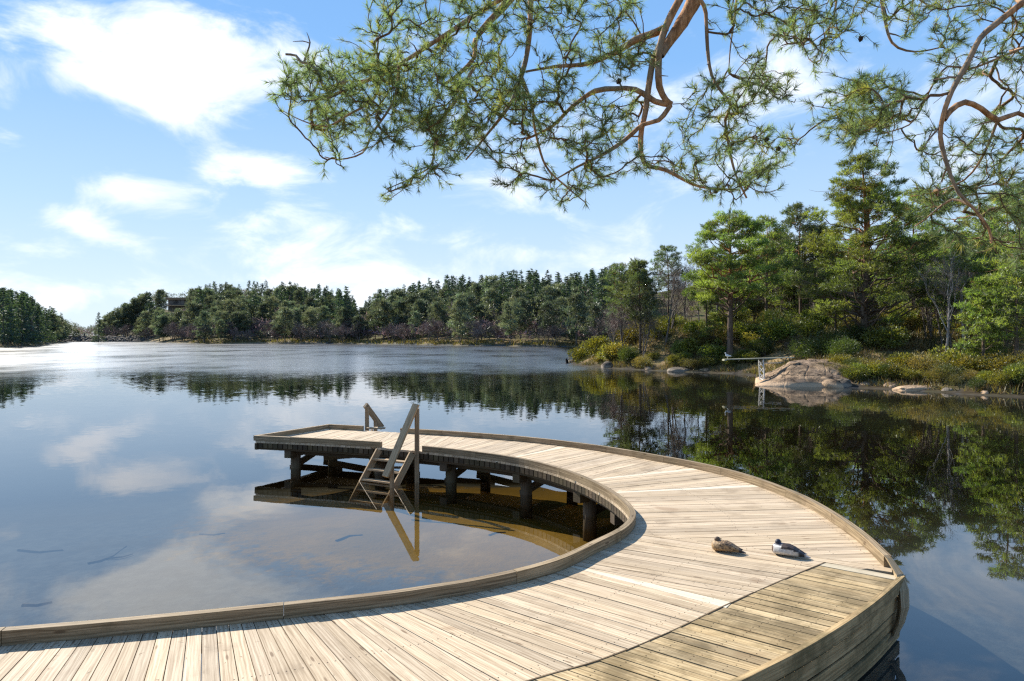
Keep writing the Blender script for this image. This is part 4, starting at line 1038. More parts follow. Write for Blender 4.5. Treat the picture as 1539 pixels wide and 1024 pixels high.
for px,Y,W,Hh,lab in BO:
    o=rock_obj('boulder',rr_,W,W*.8,Hh,M['stone' if 'pale' in lab or 'white' in lab or 'light' in lab else 'rock'],3)
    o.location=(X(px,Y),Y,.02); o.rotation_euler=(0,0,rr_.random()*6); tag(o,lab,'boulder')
o=rock_obj('ledge',rr_,2.2,1.2,.26,M['rock'],4,.15); o.location=(X(1376,36.0),36.0,0.0); tag(o,'low sandy coloured ledge lying in the water below the brown shrub','ledge')
# ---- driftwood snag at the tip
sn=at(852,546,70.5); root=thing('driftwood_stump','dark driftwood stump with bare sticks standing in the water off the tip','stump',(sn[0],sn[1],-.2))
ts=TubeSet(); 
ts.add([[0,0,-.3],[.05,0,.25],[-.02,0,.52],[-.05,0,.72]],[.16,.17,.14,.05],8); ts.build('stump_body',M['beam'],root)
ts=TubeSet(); ts.add([[0,0,.35],[.22,0,.75],[.42,.05,.95]],[.04,.03,.012],5); ts.add([[0,0,.3],[.3,0,.2],[.5,0,.12]],[.04,.03,.015],5); ts.add([[0,0,.25],[-.3,0,.2],[-.6,0,.22]],[.03,.025,.012],5); ts.build('bare_sticks',M['deadwood'],root)
# ---- diving board
DBz=1.50
root=thing('diving_board','pale diving board reaching from the big rock over the water on white lattice','diving board',(X(1190,41.2),41.2,DBz))
L0=np.array(root.location)
M['board']=wood_mat('painted_board',(.22,.21,.15),(.36,.35,.27),0,.1,.1); M['steel']=None
m,nt,out=newmat('painted_steel'); g=NT(nt); n=g.noise(g.n('NewGeometry').outputs['Position'],12,4,.7); g.bsdf(out,g.mix(g.mr(n,.55,.7),(.42,.42,.40),(.22,.15,.10)),.5,None,.4); M['steel']=m
def dbb(mb,name,mat):
    mb.v=[v-L0 for v in mb.v]; return mb.build(name,mat,root)
a=at(1192,537.5,41.2); b=at(1087.5,540.5,41.2); DB_TIP=b
mb=MB(); mb.beam(a,b,.40,.055); dbb(mb,'board',M['board'])
mb=MB(); mb.beam(b-np.array([.02,0,.03]),b+np.array([.12,0,-.03]),.44,.09,tint=(1.1,1.1,1.0)); dbb(mb,'board_tip',M['board'])
pl=[at(1140.5,541,41.4),at(1147.2,541,40.9)]; pb=[at(1142.5,574,41.4),at(1149.5,577,40.9)]
for p,q in zip(pl,pb):
    mb=MB(); mb.beam(p,q+np.array([0,0,-.1]),.06,.06,up=(0,1,0)); dbb(mb,'support_leg',M['steel'])
for k in range(3):
    for (s0,s1) in ((0,1),(1,0)):
        p=pl[s0]+(pb[s0]-pl[s0])*(k*.27+.04); q=pl[s1]+(pb[s1]-pl[s1])*(k*.27+.31)
        mb=MB(); mb.beam(p,q,.04,.03,up=(0,1,0)); dbb(mb,'lattice_brace',M['steel'])
mb=MB(); mb.beam(pl[0]+(pb[0]-pl[0])*.86,pl[1]+(pb[1]-pl[1])*.84,.05,.05,up=(0,1,0)); dbb(mb,'lattice_brace',M['steel'])
mb=MB(); mb.beam(at(1147,546,41.1),at(1174,545.5,41.4),.05,.05); dbb(mb,'tie_bar',M['steel'])
GULL.location=(DB_TIP[0]+.28,DB_TIP[1],DB_TIP[2]+.045)
# ---- stony path of exposed roots and stones on the slope
rp=np.random.default_rng(33); 
for i in range(26):
    Y=52+i*.42+rp.random()*.3; px=1188+rp.normal()*9; x=X(px,Y)
    o=rock_obj('path_stone',rp,.5+.7*rp.random(),.4+.4*rp.random(),.16+.14*rp.random(),M['rock'],2,.3); o.location=(x,Y,hz(x,Y)+.03); o.rotation_euler=(0,0,rp.random()*6)
    tag(o,'brown stone among many on the steep stony slope','stone','stones of the steep slope')
# ---- dry grass and heath on the point (uncountable)
def ground_blades(name,n,xr,yr,seed,mat,L,W,cond,tl=(.6,1.4),clump=1.0):
    r=np.random.default_rng(seed); x=xr[0]+(xr[1]-xr[0])*r.random(n*4); y=yr[0]+(yr[1]-yr[0])*r.random(n*4)
    d=shore_dist(x,y); nz=vnoise(x,y,.55,seed+1)+.5
    keep=cond(x,y,d,nz)&(r.random(len(x))<.2+nz*clump); x,y=x[keep][:n],y[keep][:n]; z=height(x,y)
    t=clump_tint(r,len(x),*tl,.18)*(.6+.8*(vnoise(x,y,1.3,seed+2)+.5))[:,None]
    D=r.normal(size=(len(x),3))*.45+np.array([0,0,1])
    V,F,T=blades(np.stack([x,y,z-.02],1),D,L*(.5+r.random(len(x)))*(.6+.9*(vnoise(x,y,.9,seed+3)+.5)),W,r,t)
    o=obj_np(name,V,F,mat,None,tint=T); return tag(o,kind='stuff')
ground_blades('dry_grass',34000,(5,34),(31,76),1,M['heather'],.38,.05,lambda x,y,d,n:(d>.25)&(d<14)&(n>.35))
ground_blades('ground_cover',30000,(5,40),(31,80),2,M['moss'],.30,.07,lambda x,y,d,n:(d>.3)&(d<20)&(n<.62))
# ------------------------------------------------------------------ far shore: wood, dam, house
for k in range(4):
    t,c=pine_mesh('f',np.random.default_rng(200+k),12,.16,[1.8,1.2,2.6,.8][k],[[1.2,3.0,3.0,2.2,1.0],[1.5,2.8,2.6,1.8,.7],[1.0,2.6,3.2,2.6,1.2],[2.0,3.0,2.6,1.8,.7]][k],44,15,6,.70,.20,M['hazed_far_pine'],M['greybark'],padr=(.8,1.5),sides=5,limbs=True)
    proto('fp%d'%k,make('pine_tree','','tree',[t,c]))
for k in range(3):
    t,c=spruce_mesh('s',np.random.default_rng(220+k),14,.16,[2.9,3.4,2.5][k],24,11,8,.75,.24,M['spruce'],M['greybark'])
    proto('fs%d'%k,make('spruce_tree','','tree',[t,c]))
for k in range(3):
    t,c=bare_mesh('fb',np.random.default_rng(240+k),8.5,.12,.55,2,1500,.9,.055,M['bare'],M['greybark'],stems=2,sides=4)
    proto('fb%d'%k,make('bare_tree','','tree',[t,c]))
rf=np.random.default_rng(300)
N=9000
Yc=150+rf.random(N)*190; pxc=-40+rf.random(N)*1010
left=rf.random(N)<.10; Yc=np.where(left,125+rf.random(N)*110,Yc); pxc=np.where(left,-60+rf.random(N)*165,pxc)
xc=(pxc-CX)/FPX*Yc; dc=shore_dist(xc,Yc); sdc=np.interp(pxc,SHORE_PX,SHORE_D)
ok=(dc>1.2)&(Yc-sdc<125)&~((pxc>104)&(pxc<152)&(Yc>225))
cand=[t[1:] for t in sorted([(Yc[i]-sdc[i],Yc[i],pxc[i],xc[i],dc[i]) for i in np.where(ok)[0]])]
cover=np.full(1700,2000.); kept=[]; grid={}
LAB={'fp':('dark green pine in the dense wood on the far shore','pines of the far wood'),'fs':('pointed dark spruce in the dense wood on the far shore','spruces of the far wood'),'fb':('leafless purple-grey tree among the far shore pines','leafless trees of the far wood')}
cnt={'fp':0,'fs':0,'fb':0}
for Y,px,x,d in cand:
    cell=(int(x//3.2),int(Y//3.2))
    if any((cell[0]+a,cell[1]+b) in grid for a in(-1,0,1) for b in(-1,0,1) if rf.random()<.8): continue
    sk=np.interp(px,SKY_X,SKY_Y); z=hz(x,Y); r=rf.random()
    spz=(505<px<545 or 150<px<165) or (px<75)
    if d<26 and px>150: kind='fb' if r<.70 else 'fp'
    else: kind='fs' if r<(.85 if spz else .50 if px>545 else .22) else ('fp' if r<.93 else 'fb')
    H={'fp':12,'fs':14,'fb':8.5}[kind]; s=.62+.55*rf.random()+(.2 if kind=='fs' else 0)
    if kind=='fb': s*=.8
    zmax=CAMZ+(HY-sk+ (4-9*rf.random())+(6 if kind=='fs' else 0))/FPX*Y
    if px<75: zmax=CAMZ+(HY-sk-14*rf.random()**1.5+2)/FPX*Y
    s=min(s,(zmax-z)/H)
    if s<.4: continue
    if 250<px<284 and Y<325: s=min(s,(CAMZ+(HY-463)/FPX*Y-z)/H)
    if 245<px<289 and abs(Y-322)<9: continue
    if s<.35: continue
    top=HY-(z+H*s-CAMZ)/Y*FPX; hw=int(max(2,1.6*s/Y*FPX)); a,b=int(px-hw)+200,int(px+hw)+201
    if top>cover[max(a,0):b].mean()-2.0: continue
    m=cover[max(a,0):b]; cover[max(a,0):b]=np.minimum(m,top+ (HY-top)*.12)
    if cnt[kind]>=(185 if kind=='fp' else 260): continue
    grid[cell]=1; cnt[kind]+=1
    lab,g=LAB[kind]
    if px<105: lab={'fp':'shaded pine on the dark left bank','fs':'shaded spruce on the dark left bank','fb':'leafless tree on the dark left bank'}[kind]; g={'fp':'pines of the left bank','fs':'spruces of the left bank','fb':'leafless trees of the left bank'}[kind]
    place(kind+str(rf.integers(4 if kind=='fp' else 3)),x,Y,rf.random()*6.28,(s*(.9+.35*rf.random()),)*2+(s,),lab,g)
for i in range(34):
    px=156+148*(i+rf.random())/34
    if 244<px<290: continue
    e=18+85*rf.random(); Y=np.interp(px,SHORE_PX,SHORE_D)+e; x=(px-CX)/FPX*Y; z=hz(x,Y); kind='fs' if i%3==0 else 'fp'
    s=(CAMZ+(HY-np.interp(px,SKY_X,SKY_Y)-6*rf.random()+1)/FPX*Y-z)/{'fp':12,'fs':14}[kind]
    if s<.35 or s>1.5: continue
    place(kind+str(rf.integers(3)),x,Y,rf.random()*6.28,s,*LAB[kind]); cnt[kind]+=1
print('far trees',cnt)
place('fs2',X(148,283),283,0,.92,'lone pointed spruce standing clear of the far wood at its left end')
place('fs0',X(32,175),175,1,.92,'tall spruce standing above its neighbours on the dark left bank')
place('fp2',X(96,296),296,1,.70,'lone small pine on the dam at the left, taller of the two')
place('fp2',X(114,304),304,3,.48,'lone small pine on the dam at the left, smaller of the two')
place('fs1',X(521,236),236,0,1.28,'tall dark spruce standing left of the notch in the far wood')
place('fs0',X(511,238),238,0,1.22,'second tall dark spruce left of the notch, close beside the tallest')
# the inside of the far wood, too dense to count
rw=np.random.default_rng(909)
n=5200; Yw=140+rw.random(n)*230; pw=-30+1000*rw.random(n); xw=(pw-CX)/FPX*Yw; dw=shore_dist(xw,Yw); sw=np.interp(pw,SHORE_PX,SHORE_D); e=Yw-sw
ok=(dw>3)&(e<122)&(e>3)&~((pw>100)&(pw<158))&~((pw>245)&(pw<290)&(np.abs(Yw-322)<14)); xw,Yw,pw,e=xw[ok],Yw[ok],pw[ok],e[ok]
zg=height(xw,Yw); lim=CAMZ+(HY-np.interp(pw,SKY_X,SKY_Y)-9-12*(pw<110))/FPX*Yw; zc=np.minimum(zg+2.0+7*rw.random(len(xw))*sstep(2,18,e),np.where((pw>250)&(pw<284)&(Yw<325),np.minimum(lim,CAMZ+(HY-468)/FPX*Yw),lim)); ok=zc>zg+.6; xw,Yw,zc,zg=xw[ok],Yw[ok],zc[ok],zg[ok]
m_=700; pe=40+150*rw.random(m_); Ye=430+150*rw.random(m_); xe=(pe-CX)/FPX*Ye; ze=height(xe,Ye); te=CAMZ+(HY-np.interp(pe,[40,110,128,145,190],[470,484,494,486,470])-8*rw.random(m_))/FPX*Ye
xw=np.concatenate([xw,xe]);Yw=np.concatenate([Yw,Ye]);zg=np.concatenate([zg,ze]);zc=np.concatenate([zc,ze+(te-ze)*rw.random(m_)**.6])
k=22; bareq=(rw.random(len(xw))<np.where(zc-zg<5,.55,.2))
base=np.where(bareq[:,None],np.array([1.9,1.05,2.3]),np.array([1,1,1.]))*clump_tint(rw,len(xw),.5,1.25,.1)
q=unit(rw.normal(size=(len(xw),k,3)))*np.array([1.7,1.7,1.4])*rw.random((len(xw),k,1))**.4; P=np.stack([xw,Yw,zc],1)[:,None,:]+q; D=q*np.array([1,1,.5])+np.array([0,0,.6])+rw.normal(size=q.shape)*.8
Tw=np.repeat(base[:,None,:],k,1)*(.75+.5*rw.random((len(xw),k,1)))
V,F,T=blades(P.reshape(-1,3),D.reshape(-1,3),.75+.6*rw.random(len(xw)*k),.30,rw,Tw.reshape(-1,3)); tag(obj_np('far_wood',V,F,M['hazed_far_pine'],None,tint=T),kind='stuff')
# dam of rubble
rd=np.random.default_rng(7)
def rubble(p,q,n,w,h):
    V=[];F=[];b=0
    bm=bmesh.new(); bmesh.ops.create_icosphere(bm,subdivisions=1,radius=1); U=np.array([v.co for v in bm.verts]); Fb=[tuple(v.index for v in f.verts) for f in bm.faces]; bm.free()
    p=np.array(p);q=np.array(q)
    for i in range(n):
        t=rd.random(); k=rd.random(); c=p+(q-p)*t+np.array([0,k*w,k*h-.1]); r=.35+.5*rd.random()
        V.append(U*(1+.25*rd.normal(size=(len(U),1)))*r*np.array([1.2,1,.8])+c); F+=[tuple(b+a for a in f) for f in Fb]; b+=len(U)
    return np.concatenate(V),F
V,F=rubble((X(66,300),300,0),(X(232,300)+0,296,0),620,5,2.4)
o=obj_np('stone_dam',V-np.array([-180,300,0]),F,M['stone'],None); o.location=(-180,300,0); tag(o,'long low dam of rubble stone across the far left end of the lake','dam')
# house on the wooded hill
hx,hy=X(266,322),322.; hzz=CAMZ+(HY-456)/FPX*hy
HS=thing('house','flat-roofed brown house with dark windows showing between trees on the far hill','house',(hx,hy,hzz))
mb=MB(); mb.beam([-4.2,3,-1.2],[4.2,3,-1.2],6,5.4); mb.build('wall',M['greybark'],HS)
mb=MB(); mb.beam([-4.6,2.4,2.1],[4.6,2.4,2.1],8,1.1,tint=(.9,.8,.75)); mb.build('roof',M['rail'],HS)
m,nt,out=newmat('window_glass'); g=NT(nt); g.bsdf(out,(.02,.025,.035),.08,None,.5)
for k in range(4):
    mb=MB(); mb.beam([-3.4+k*1.75,-.03,.45],[-1.9+k*1.75,-.03,.45],.05,1.7); mb.build('window',m,HS)
mb=MB(); mb.beam([-4.3,-1.4,-1.2],[4.3,-1.4,-1.2],2.2,.35,tint=(1.6,1.4,1.2)); mb.build('terrace',M['rail'],HS)
place('fp2',X(292,300),300,2,.55,'small lone pine beside the house on the far hill')
# walker on the dam
w=thing('person','walker in dark clothes crossing the stone dam','person',(X(127,303),303,2.15))
me=bpy.data.meshes.new('walker'); J=[(0,0,.92),(0,0,1.2),(0,0,1.45),(0,0,1.55),(0,0,1.72),(.2,0,1.42),(.26,.05,1.15),(.25,-.08,.92),(-.2,0,1.42),(-.26,-.05,1.15),(-.25,.1,.92),(.1,0,.9),(.11,-.12,.5),(.11,-.05,.05),(.11,-.2,.03),(-.1,0,.9),(-.11,.12,.5),(-.11,.25,.06),(-.11,.12,.03)]
E=[(0,1),(1,2),(2,3),(3,4),(2,5),(5,6),(6,7),(2,8),(8,9),(9,10),(0,11),(11,12),(12,13),(13,14),(0,15),(15,16),(16,17),(17,18)]
rad=[.15,.14,.17,.07,.11,.08,.055,.045,.08,.055,.045,.11,.08,.055,.05,.11,.08,.055,.05]
me.from_pydata(J,E,[]); o=bpy.data.objects.new('body',me); C.objects.link(o); o.parent=w
md=o.modifiers.new('skin','SKIN'); 
for v,r in zip(me.skin_vertices[0].data,rad): v.radius=(r,r)
me.skin_vertices[0].data[0].use_root=True
o.modifiers.new('sub','SUBSURF').render_levels=1
m,nt,out=newmat('dark_clothes'); g=NT(nt); g.bsdf(out,(.03,.035,.05),.9); me.materials.append(m)
# pale grass bank on the far shore
ground_blades('far_bank_grass',16000,(-112,30),(165,262),8,M['heather'],.75,.30,lambda x,y,d,n:(d>.1)&(d<5.5))
# ------------------------------------------------------------------ the pine whose branches hang into the picture
rg=np.random.default_rng(123)
OP=thing('overhanging_pine','large old pine beside the viewer, its needled branches hanging into the top of the picture','tree',(4.6,.9,0))
OL=np.array([4.6,.9,hz(4.6,.9)]); OP.location=tuple(OL)
ts=TubeSet()
TR=np.array([(4.6,.9,OL[2]-.3),(4.65,1.0,2.6),(4.6,1.2,4.6),(4.45,1.5,6.6),(4.4,1.7,8.6),(4.5,1.7,10.5)]); ts.add(TR-OL,[.34,.27,.24,.2,.15,.06],12); ts.build('trunk',M['limb'],OP)
nodes=[];ndir=[]
def L_(pix,rad,Y0,Y1=None,pre=None,mat='limb',skel=True,name='limb'):
    P=[np.array(p) for p in (pre or [])]; n=len(pix); Y1=Y0 if Y1 is None else Y1
    P+= [at(x,y,Y0+(Y1-Y0)*i/(n-1)) for i,(x,y) in enumerate(pix)]
    P=np.array(P)
    # catmull-rom resample
    Q=[]
    for i in range(len(P)-1):
        p0=P[max(i-1,0)];p1=P[i];p2=P[i+1];p3=P[min(i+2,len(P)-1)]; k=max(2,int(np.linalg.norm(p2-p1)/.05))
        for t in np.arange(k)/k: Q.append(.5*((2*p1)+(-p0+p2)*t+(2*p0-5*p1+4*p2-p3)*t*t+(-p0+3*p1-3*p2+p3)*t**3))
    Q.append(P[-1]); Q=np.array(Q)
    s=np.concatenate([[0],np.cumsum(np.linalg.norm(np.diff(Q,axis=0),axis=1))]); s/=s[-1]
    r=np.interp(s,np.linspace(0,1,len(rad)),rad)
    r=r*(1+.09*np.array([mnoise.noise(Vector(tuple(q*24))) for q in Q]))*(1+.12*np.array([mnoise.noise(Vector(tuple(q*7))) for q in Q]))
    Q=Q+np.array([[mnoise.noise(Vector((q[0]*3+a,q[1]*3,q[2]*3))) for a in (0,9,17)] for q in Q])*np.minimum(.02,r[:,None]*.5)
    t=TubeSet(); t.add(Q-OL,r,10 if max(rad)>.03 else 7); t.build(name,M[mat],OP)
    if skel:
        D=unit(np.gradient(Q,axis=0))
        for q,d in zip(Q[::2],D[::2]):
            if HY-(q[2]-CAMZ)/q[1]*FPX>-150: nodes.append(q);ndir.append(d)
    return Q
L_([(1060,-60),(1022,0),(1004,35),(993,70),(990,100),(991,130),(1001,150),(1010,157)],[.10,.10,.085,.078,.062,.05,.034,.027,.024],5.0,5.0,[(4.45,1.5,6.5),(3.4,3.2,6.6),(2.2,4.6,6.2)])
L_([(1062,-40),(1040,10),(1015,50),(994,84)],[.06,.055,.045,.03],5.15,5.05)
L_([(1006,156),(985,152),(955,135),(925,133),(895,136),(860,160),(830,190),(790,210)],[.024,.022,.02,.016,.012,.008],5.0,5.2)
L_([(992,72),(981,95),(975,130),(970,170),(963,205),(968,246),(1000,256),(1050,280),(1110,286)],[.026,.025,.022,.018,.014,.010,.006],5.05,5.0)
L_([(1008,158),(990,180),(965,188),(940,210),(905,233),(870,250),(835,270)],[.018,.017,.016,.013,.009,.005],5.0,4.8)
L_([(1059,-50),(1060,20),(1066,100),(1078,130),(1098,158),(1090,180),(1096,220),(1106,262),(1122,298)],[.030,.030,.028,.024,.02,.014,.010,.007],4.9,5.1,[(3.4,3.2,6.6),(2.3,4.4,6.0)])
L_([(1003,42),(985,50),(955,60),(930,76),(885,95),(835,100),(790,108)],[.03,.026,.02,.014,.008],5.1,5.4)
L_([(830,-60),(745,4),(700,32),(655,62),(610,90),(560,118),(510,140),(470,150)],[.05,.05,.045,.042,.03,.018,.010],5.6,5.2,[(4.45,1.5,6.9),(3.0,4.0,7.2),(1.6,5.2,6.8)])
L_([(790,-30),(735,35),(715,60),(713,85),(690,112),(665,130)],[.04,.035,.022,.018,.009],5.7,5.5)
L_([(800,-20),(795,60),(785,110),(765,160),(730,205),(700,240)],[.025,.022,.018,.012,.006],5.4,5.2)
L_([(715,95),(690,145),(658,190),(649,245),(622,266),(580,285)],[.014,.012,.010,.008,.006,.003],5.3,5.1)
L_([(575,108),(560,150),(520,175),(490,190),(455,182),(422,165)],[.012,.010,.008,.005,.003],5.2,5.1)
L_([(600,98),(592,150),(560,200),(545,230),(510,240),(488,236)],[.012,.010,.007,.004],5.1,5.0)
L_([(785,118),(800,160),(805,200),(820,250),(850,280),(880,305)],[.012,.010,.008,.004],5.3,5.1)
DEADL=[L_([(522,121),(497,132),(486,134),(479,113),(466,96),(452,94),(445,84),(429,82)],[.016,.014,.013,.012,.012,.011,.009,.008],5.15,5.1,None,'deadwood',False,'dead_branch'),
L_([(457,93),(462,78),(466,64),(461,49)],[.009,.007,.006,.002],5.12,5.12,None,'deadwood',False,'dead_branch'),L_([(465,65),(455,62),(440,63)],[.005,.004,.002],5.12,5.12,None,'deadwood',False,'dead_branch')]
L_([(1590,-40),(1535,6),(1495,38),(1473,58),(1455,95),(1431,138),(1418,172),(1413,205),(1424,250),(1440,290),(1465,315),(1486,343),(1490,366)],[.052,.048,.045,.042,.040,.036,.032,.023,.020,.018,.015,.011,.007],4.25,4.2,[(4.6,1.2,4.9),(4.5,2.8,5.6)])
L_([(1580,60),(1540,72),(1490,92),(1455,104),(1425,100),(1402,128),(1386,160),(1366,188),(1322,202)],[.018,.018,.017,.015,.013,.010,.008,.005],4.9,5.2,[(4.6,1.2,4.4)])
L_([(1419,180),(1430,166),(1450,155),(1475,164),(1500,180),(1530,170),(1560,188)],[.016,.018,.018,.017,.014,.010],4.235,4.35)
L_([(1320,-50),(1328,20),(1340,65),(1375,78),(1420,70)],[.014,.012,.009,.004],5.3,5.1)
L_([(1262,-50),(1252,30),(1225,60),(1200,70)],[.012,.009,.005,.003],5.4,5.3)
L_([(1110,-40),(1105,20),(1098,70),(1095,110)],[.012,.009,.006,.003],5.2,5.2)
L_([(1500,180),(1480,230),(1450,270),(1400,290),(1370,295)],[.008,.007,.005,.003],4.3,4.8)
L_([(1464,313),(1430,300),(1390,330),(1375,340)],[.010,.008,.005,.003],4.21,4.6)
# short dead stubs on the limbs
for i in rg.choice(len(nodes),46,replace=False):
    p=nodes[i]; d=unit(np.cross(ndir[i],rg.normal(size=3))+ndir[i]*.5); Ls=.05+.12*rg.random()
    t=TubeSet(); t.add(np.array([p,p+d*Ls*.5+rg.normal(size=3)*.006,p+d*Ls])-OL,[.007,.005,.002],5); t.build('dead_stub',M['deadwood'],OP)
# shoots grow from the limbs to scattered points, nearest first
def inpoly(P,poly):
    poly=np.array(poly,float); ins=np.zeros(len(P),bool)
    for a,b in zip(poly,np.roll(poly,-1,0)):
        c=(a[1]>P[:,1])!=(b[1]>P[:,1]); ins^=c&(P[:,0]<a[0]+(P[:,1]-a[1])*(b[0]-a[0])/((b[1]-a[1]) or 1e-9))
    return ins
REG=[([(560,-40),(930,-40),(985,40),(955,100),(985,150),(940,215),(930,270),(890,312),(850,300),(780,280),(740,250),(690,240),(640,215),(560,238),(490,238),(505,200),(450,185),(425,165),(430,120),(470,105),(530,90),(545,20)],190,7,.07),
([(430,100),(560,60),(720,120),(720,200),(600,215),(480,200),(425,165)],42,7,.06),
([(880,245),(960,255),(1050,282),(1110,300),(1165,265),(1195,200),(1175,140),(1120,95),(1075,110),(1040,150),(1020,190),(960,235)],62,5,.075),
([(575,290),(650,240),(665,255),(600,290)],6,5,.04),
([(1070,-30),(1340,-30),(1320,55),(1250,85),(1190,70),(1130,90),(1080,60)],42,5,.08),
([(1225,160),(1300,118),(1375,150),(1398,190),(1335,212),(1245,200)],28,8,.07),
([(1330,-20),(1560,-20),(1570,300),(1500,330),(1400,300),(1360,250),(1420,180),(1395,110),(1340,60)],70,5,.08),
([(1370,285),(1560,280),(1560,385),(1480,395),(1390,345)],22,8,.07),
([(1515,340),(1590,300),(1590,420),(1530,420)],4,6,.08)]
tips=[]
for poly,ncl,per,sg in REG:
    q=np.array(poly); lo,hi=q.min(0),q.max(0); P=lo+(hi-lo)*rg.random((ncl*8,2)); P=P[inpoly(P,poly)][:ncl]
    for p in P:
        Y=4.45+1.5*rg.random() if p[0]<1200 else 4.3+1.4*rg.random()
        c=at(p[0],p[1],Y)
        for _ in range(int(per*(.5+rg.random()))): tips.append(c+rg.normal(size=3)*sg*np.array([1,1.2,.7]))
tips=np.array(tips); NO=np.zeros((len(nodes)+len(tips)*14,3)); ND=NO.copy(); NB=np.zeros(len(NO)); n=len(nodes); NO[:n]=nodes; ND[:n]=ndir
d0=np.array([np.min(((NO[:n]-t)**2).sum(1)) for t in tips]); order=np.argsort(d0)
paths=[];par={}; wt=np.zeros(len(NO)); parent=-np.ones(len(NO),int)
for ti in order:
    t=tips[ti]; dv=t-NO[:n]; dist=np.linalg.norm(dv,axis=1)
    cost=dist+.12*np.minimum(NB[:n],2.5)-.18*dist*(np.einsum('ij,ij->i',dv,ND[:n])/np.maximum(dist,1e-6)); j=int(np.argmin(cost))
    L=dist[j]; 
    if L<.02: continue
    k=max(3,min(12,int(L/.045)+2)); d1=unit(ND[j]*.9+rg.normal(size=3)*.35); d2=unit(dv[j]/L+rg.normal(size=3)*.45+np.array([0,0,.25]))
    Q=hermite(NO[j],d1*.9,t,d2*.9,k); Q[1:-1]+=rg.normal(size=(k-2,3))*.006
    ids=np.arange(n,n+k-1); NO[ids]=Q[1:]; ND[ids]=unit(np.gradient(Q,axis=0))[1:]; NB[ids]=NB[j]+L*np.linspace(.1,1,k-1)
    parent[ids[0]]=j; parent[ids[1:]]=ids[:-1]; n+=k-1; paths.append((j,ids))
load=np.ones(n)
for i in range(n-1,-1,-1):
    if parent[i]>=0: load[parent[i]]+=load[i]*.999
load=np.maximum(load/6.,1)
tw=TubeSet()
for j,ids in paths:
    P=np.concatenate([[NO[j]],NO[ids]]); r=.0029*load[ids]**.42; r=np.minimum(r,.013); r=np.concatenate([[r[0]],r]); tw.add(P-OL,r,4)
# extra side shoots near the tips
shP=[];shD=[]
for j,ids in paths:
    P=NO[ids]; d=unit(P[-1]-P[-2]) if len(ids)>1 else ND[ids[-1]]
    shP.append(P[-1]);shD.append(d)
    for _ in range(rg.integers(0,3)):
        b=P[-1-rg.integers(min(3,len(P)))]; dd=unit(d+rg.normal(size=3)*.65+np.array([0,0,.15])); Ls=.05+.08*rg.random(); e=b+dd*Ls
        tw.add(np.array([b,b+dd*Ls*.5+rg.normal(size=3)*.004,e])-OL,[.0022,.002,.0016],3); shP.append(e);shD.append(dd)
tw.build('branchwork',M['twig'],OP)
shP=np.array(shP);shD=np.array(shD); ns=len(shP)
keep=rg.random(ns)<.93; shP=shP[keep];shD=shD[keep]; ns=len(shP); nn=34
pt=at; sl=.035+.065*rg.random(ns)
back=rg.random((ns,nn))**1.2*sl[:,None]; B=shP[:,None,:]-shD[:,None,:]*back[...,None]
side=unit(np.cross(shD[:,None,:],rg.normal(size=(ns,nn,3)))); fwd=.75+.5*rg.random((ns,nn,1))+.5*(back[...,None]<.02)
D=side+shD[:,None,:]*fwd
Ln=(.046+.028*rg.random((ns,1)))*(.8+.4*rg.random((ns,nn)))
ct=clump_tint(rg,ns,.7,1.35,.10); ct=np.repeat(ct[:,None,:],nn,1)*(.8+.4*rg.random((ns,nn,1)))
yel=(rg.random(ns)<.10)[:,None,None]; ct=np.where(yel,ct*np.array([1.5,1.15,.7]),ct)
V,F,T=blades(B.reshape(-1,3),D.reshape(-1,3),Ln.reshape(-1),.0034,rg,ct.reshape(-1,3))
obj_np('needles',V-OL,F,M['needle'],OP,tint=T)
print('shoots',ns,'tris',len(F))
# cones
cm,nt,out=newmat('pine_cone'); g=NT(nt); tc=g.n('TexCoord').outputs['Object']; v=g.n('TexVoronoi'); g.put(v.inputs['Vector'],tc); v.inputs['Scale'].default_value=150
g.bsdf(out,g.mix(g.mr(v.outputs['Distance'],.1,.6),(.10,.06,.04),(.03,.02,.015)),.9)
for (x,y,Y) in [(930,113,4.8),(990,15,5.0),(952,174,5.0),(957,176,5.0),(1186,192,5.0),(1187,211,5.0),(682,200,5.0),(694,216,5.1),(1250,30,5.1),(1277,58,5.1),(1315,141,4.9),(1412,82,4.8),(876,222,5.0),(1072,280,5.0)]:
    c=at(x,y,Y); k=int(np.argmin(((NO[:n]-c)**2).sum(1))); c=NO[k]+np.array([0,0,-.018])
    prof=[(0,.004),(.006,.014),(.016,.018),(.028,.015),(.040,.006),(.044,.001)]; th=np.linspace(0,6.283,9)[:-1]
    Vc=np.array([(r*(1+.18*(i%2)*(-1)**k2)*math.cos(a),r*(1+.18*(i%2)*(-1)**k2)*math.sin(a),.02-z) for i,(z,r) in enumerate(prof) for k2,a in enumerate(th)])
    Fc=[(i*8+k2,i*8+(k2+1)%8,i*8+8+(k2+1)%8,i*8+8+k2) for i in range(5) for k2 in range(8)]
    o=obj_np('cone',Vc,Fc,cm,OP); o.location=tuple(c-OL); o.rotation_euler=(rg.random(),rg.random(),0)
# ------------------------------------------------------------------ unused prototypes go
for k,p in PROTO.items():
    if not p.get('used'):
        for ch in list(p['o'].children): bpy.data.objects.remove(ch)
        bpy.data.objects.remove(p['o'])
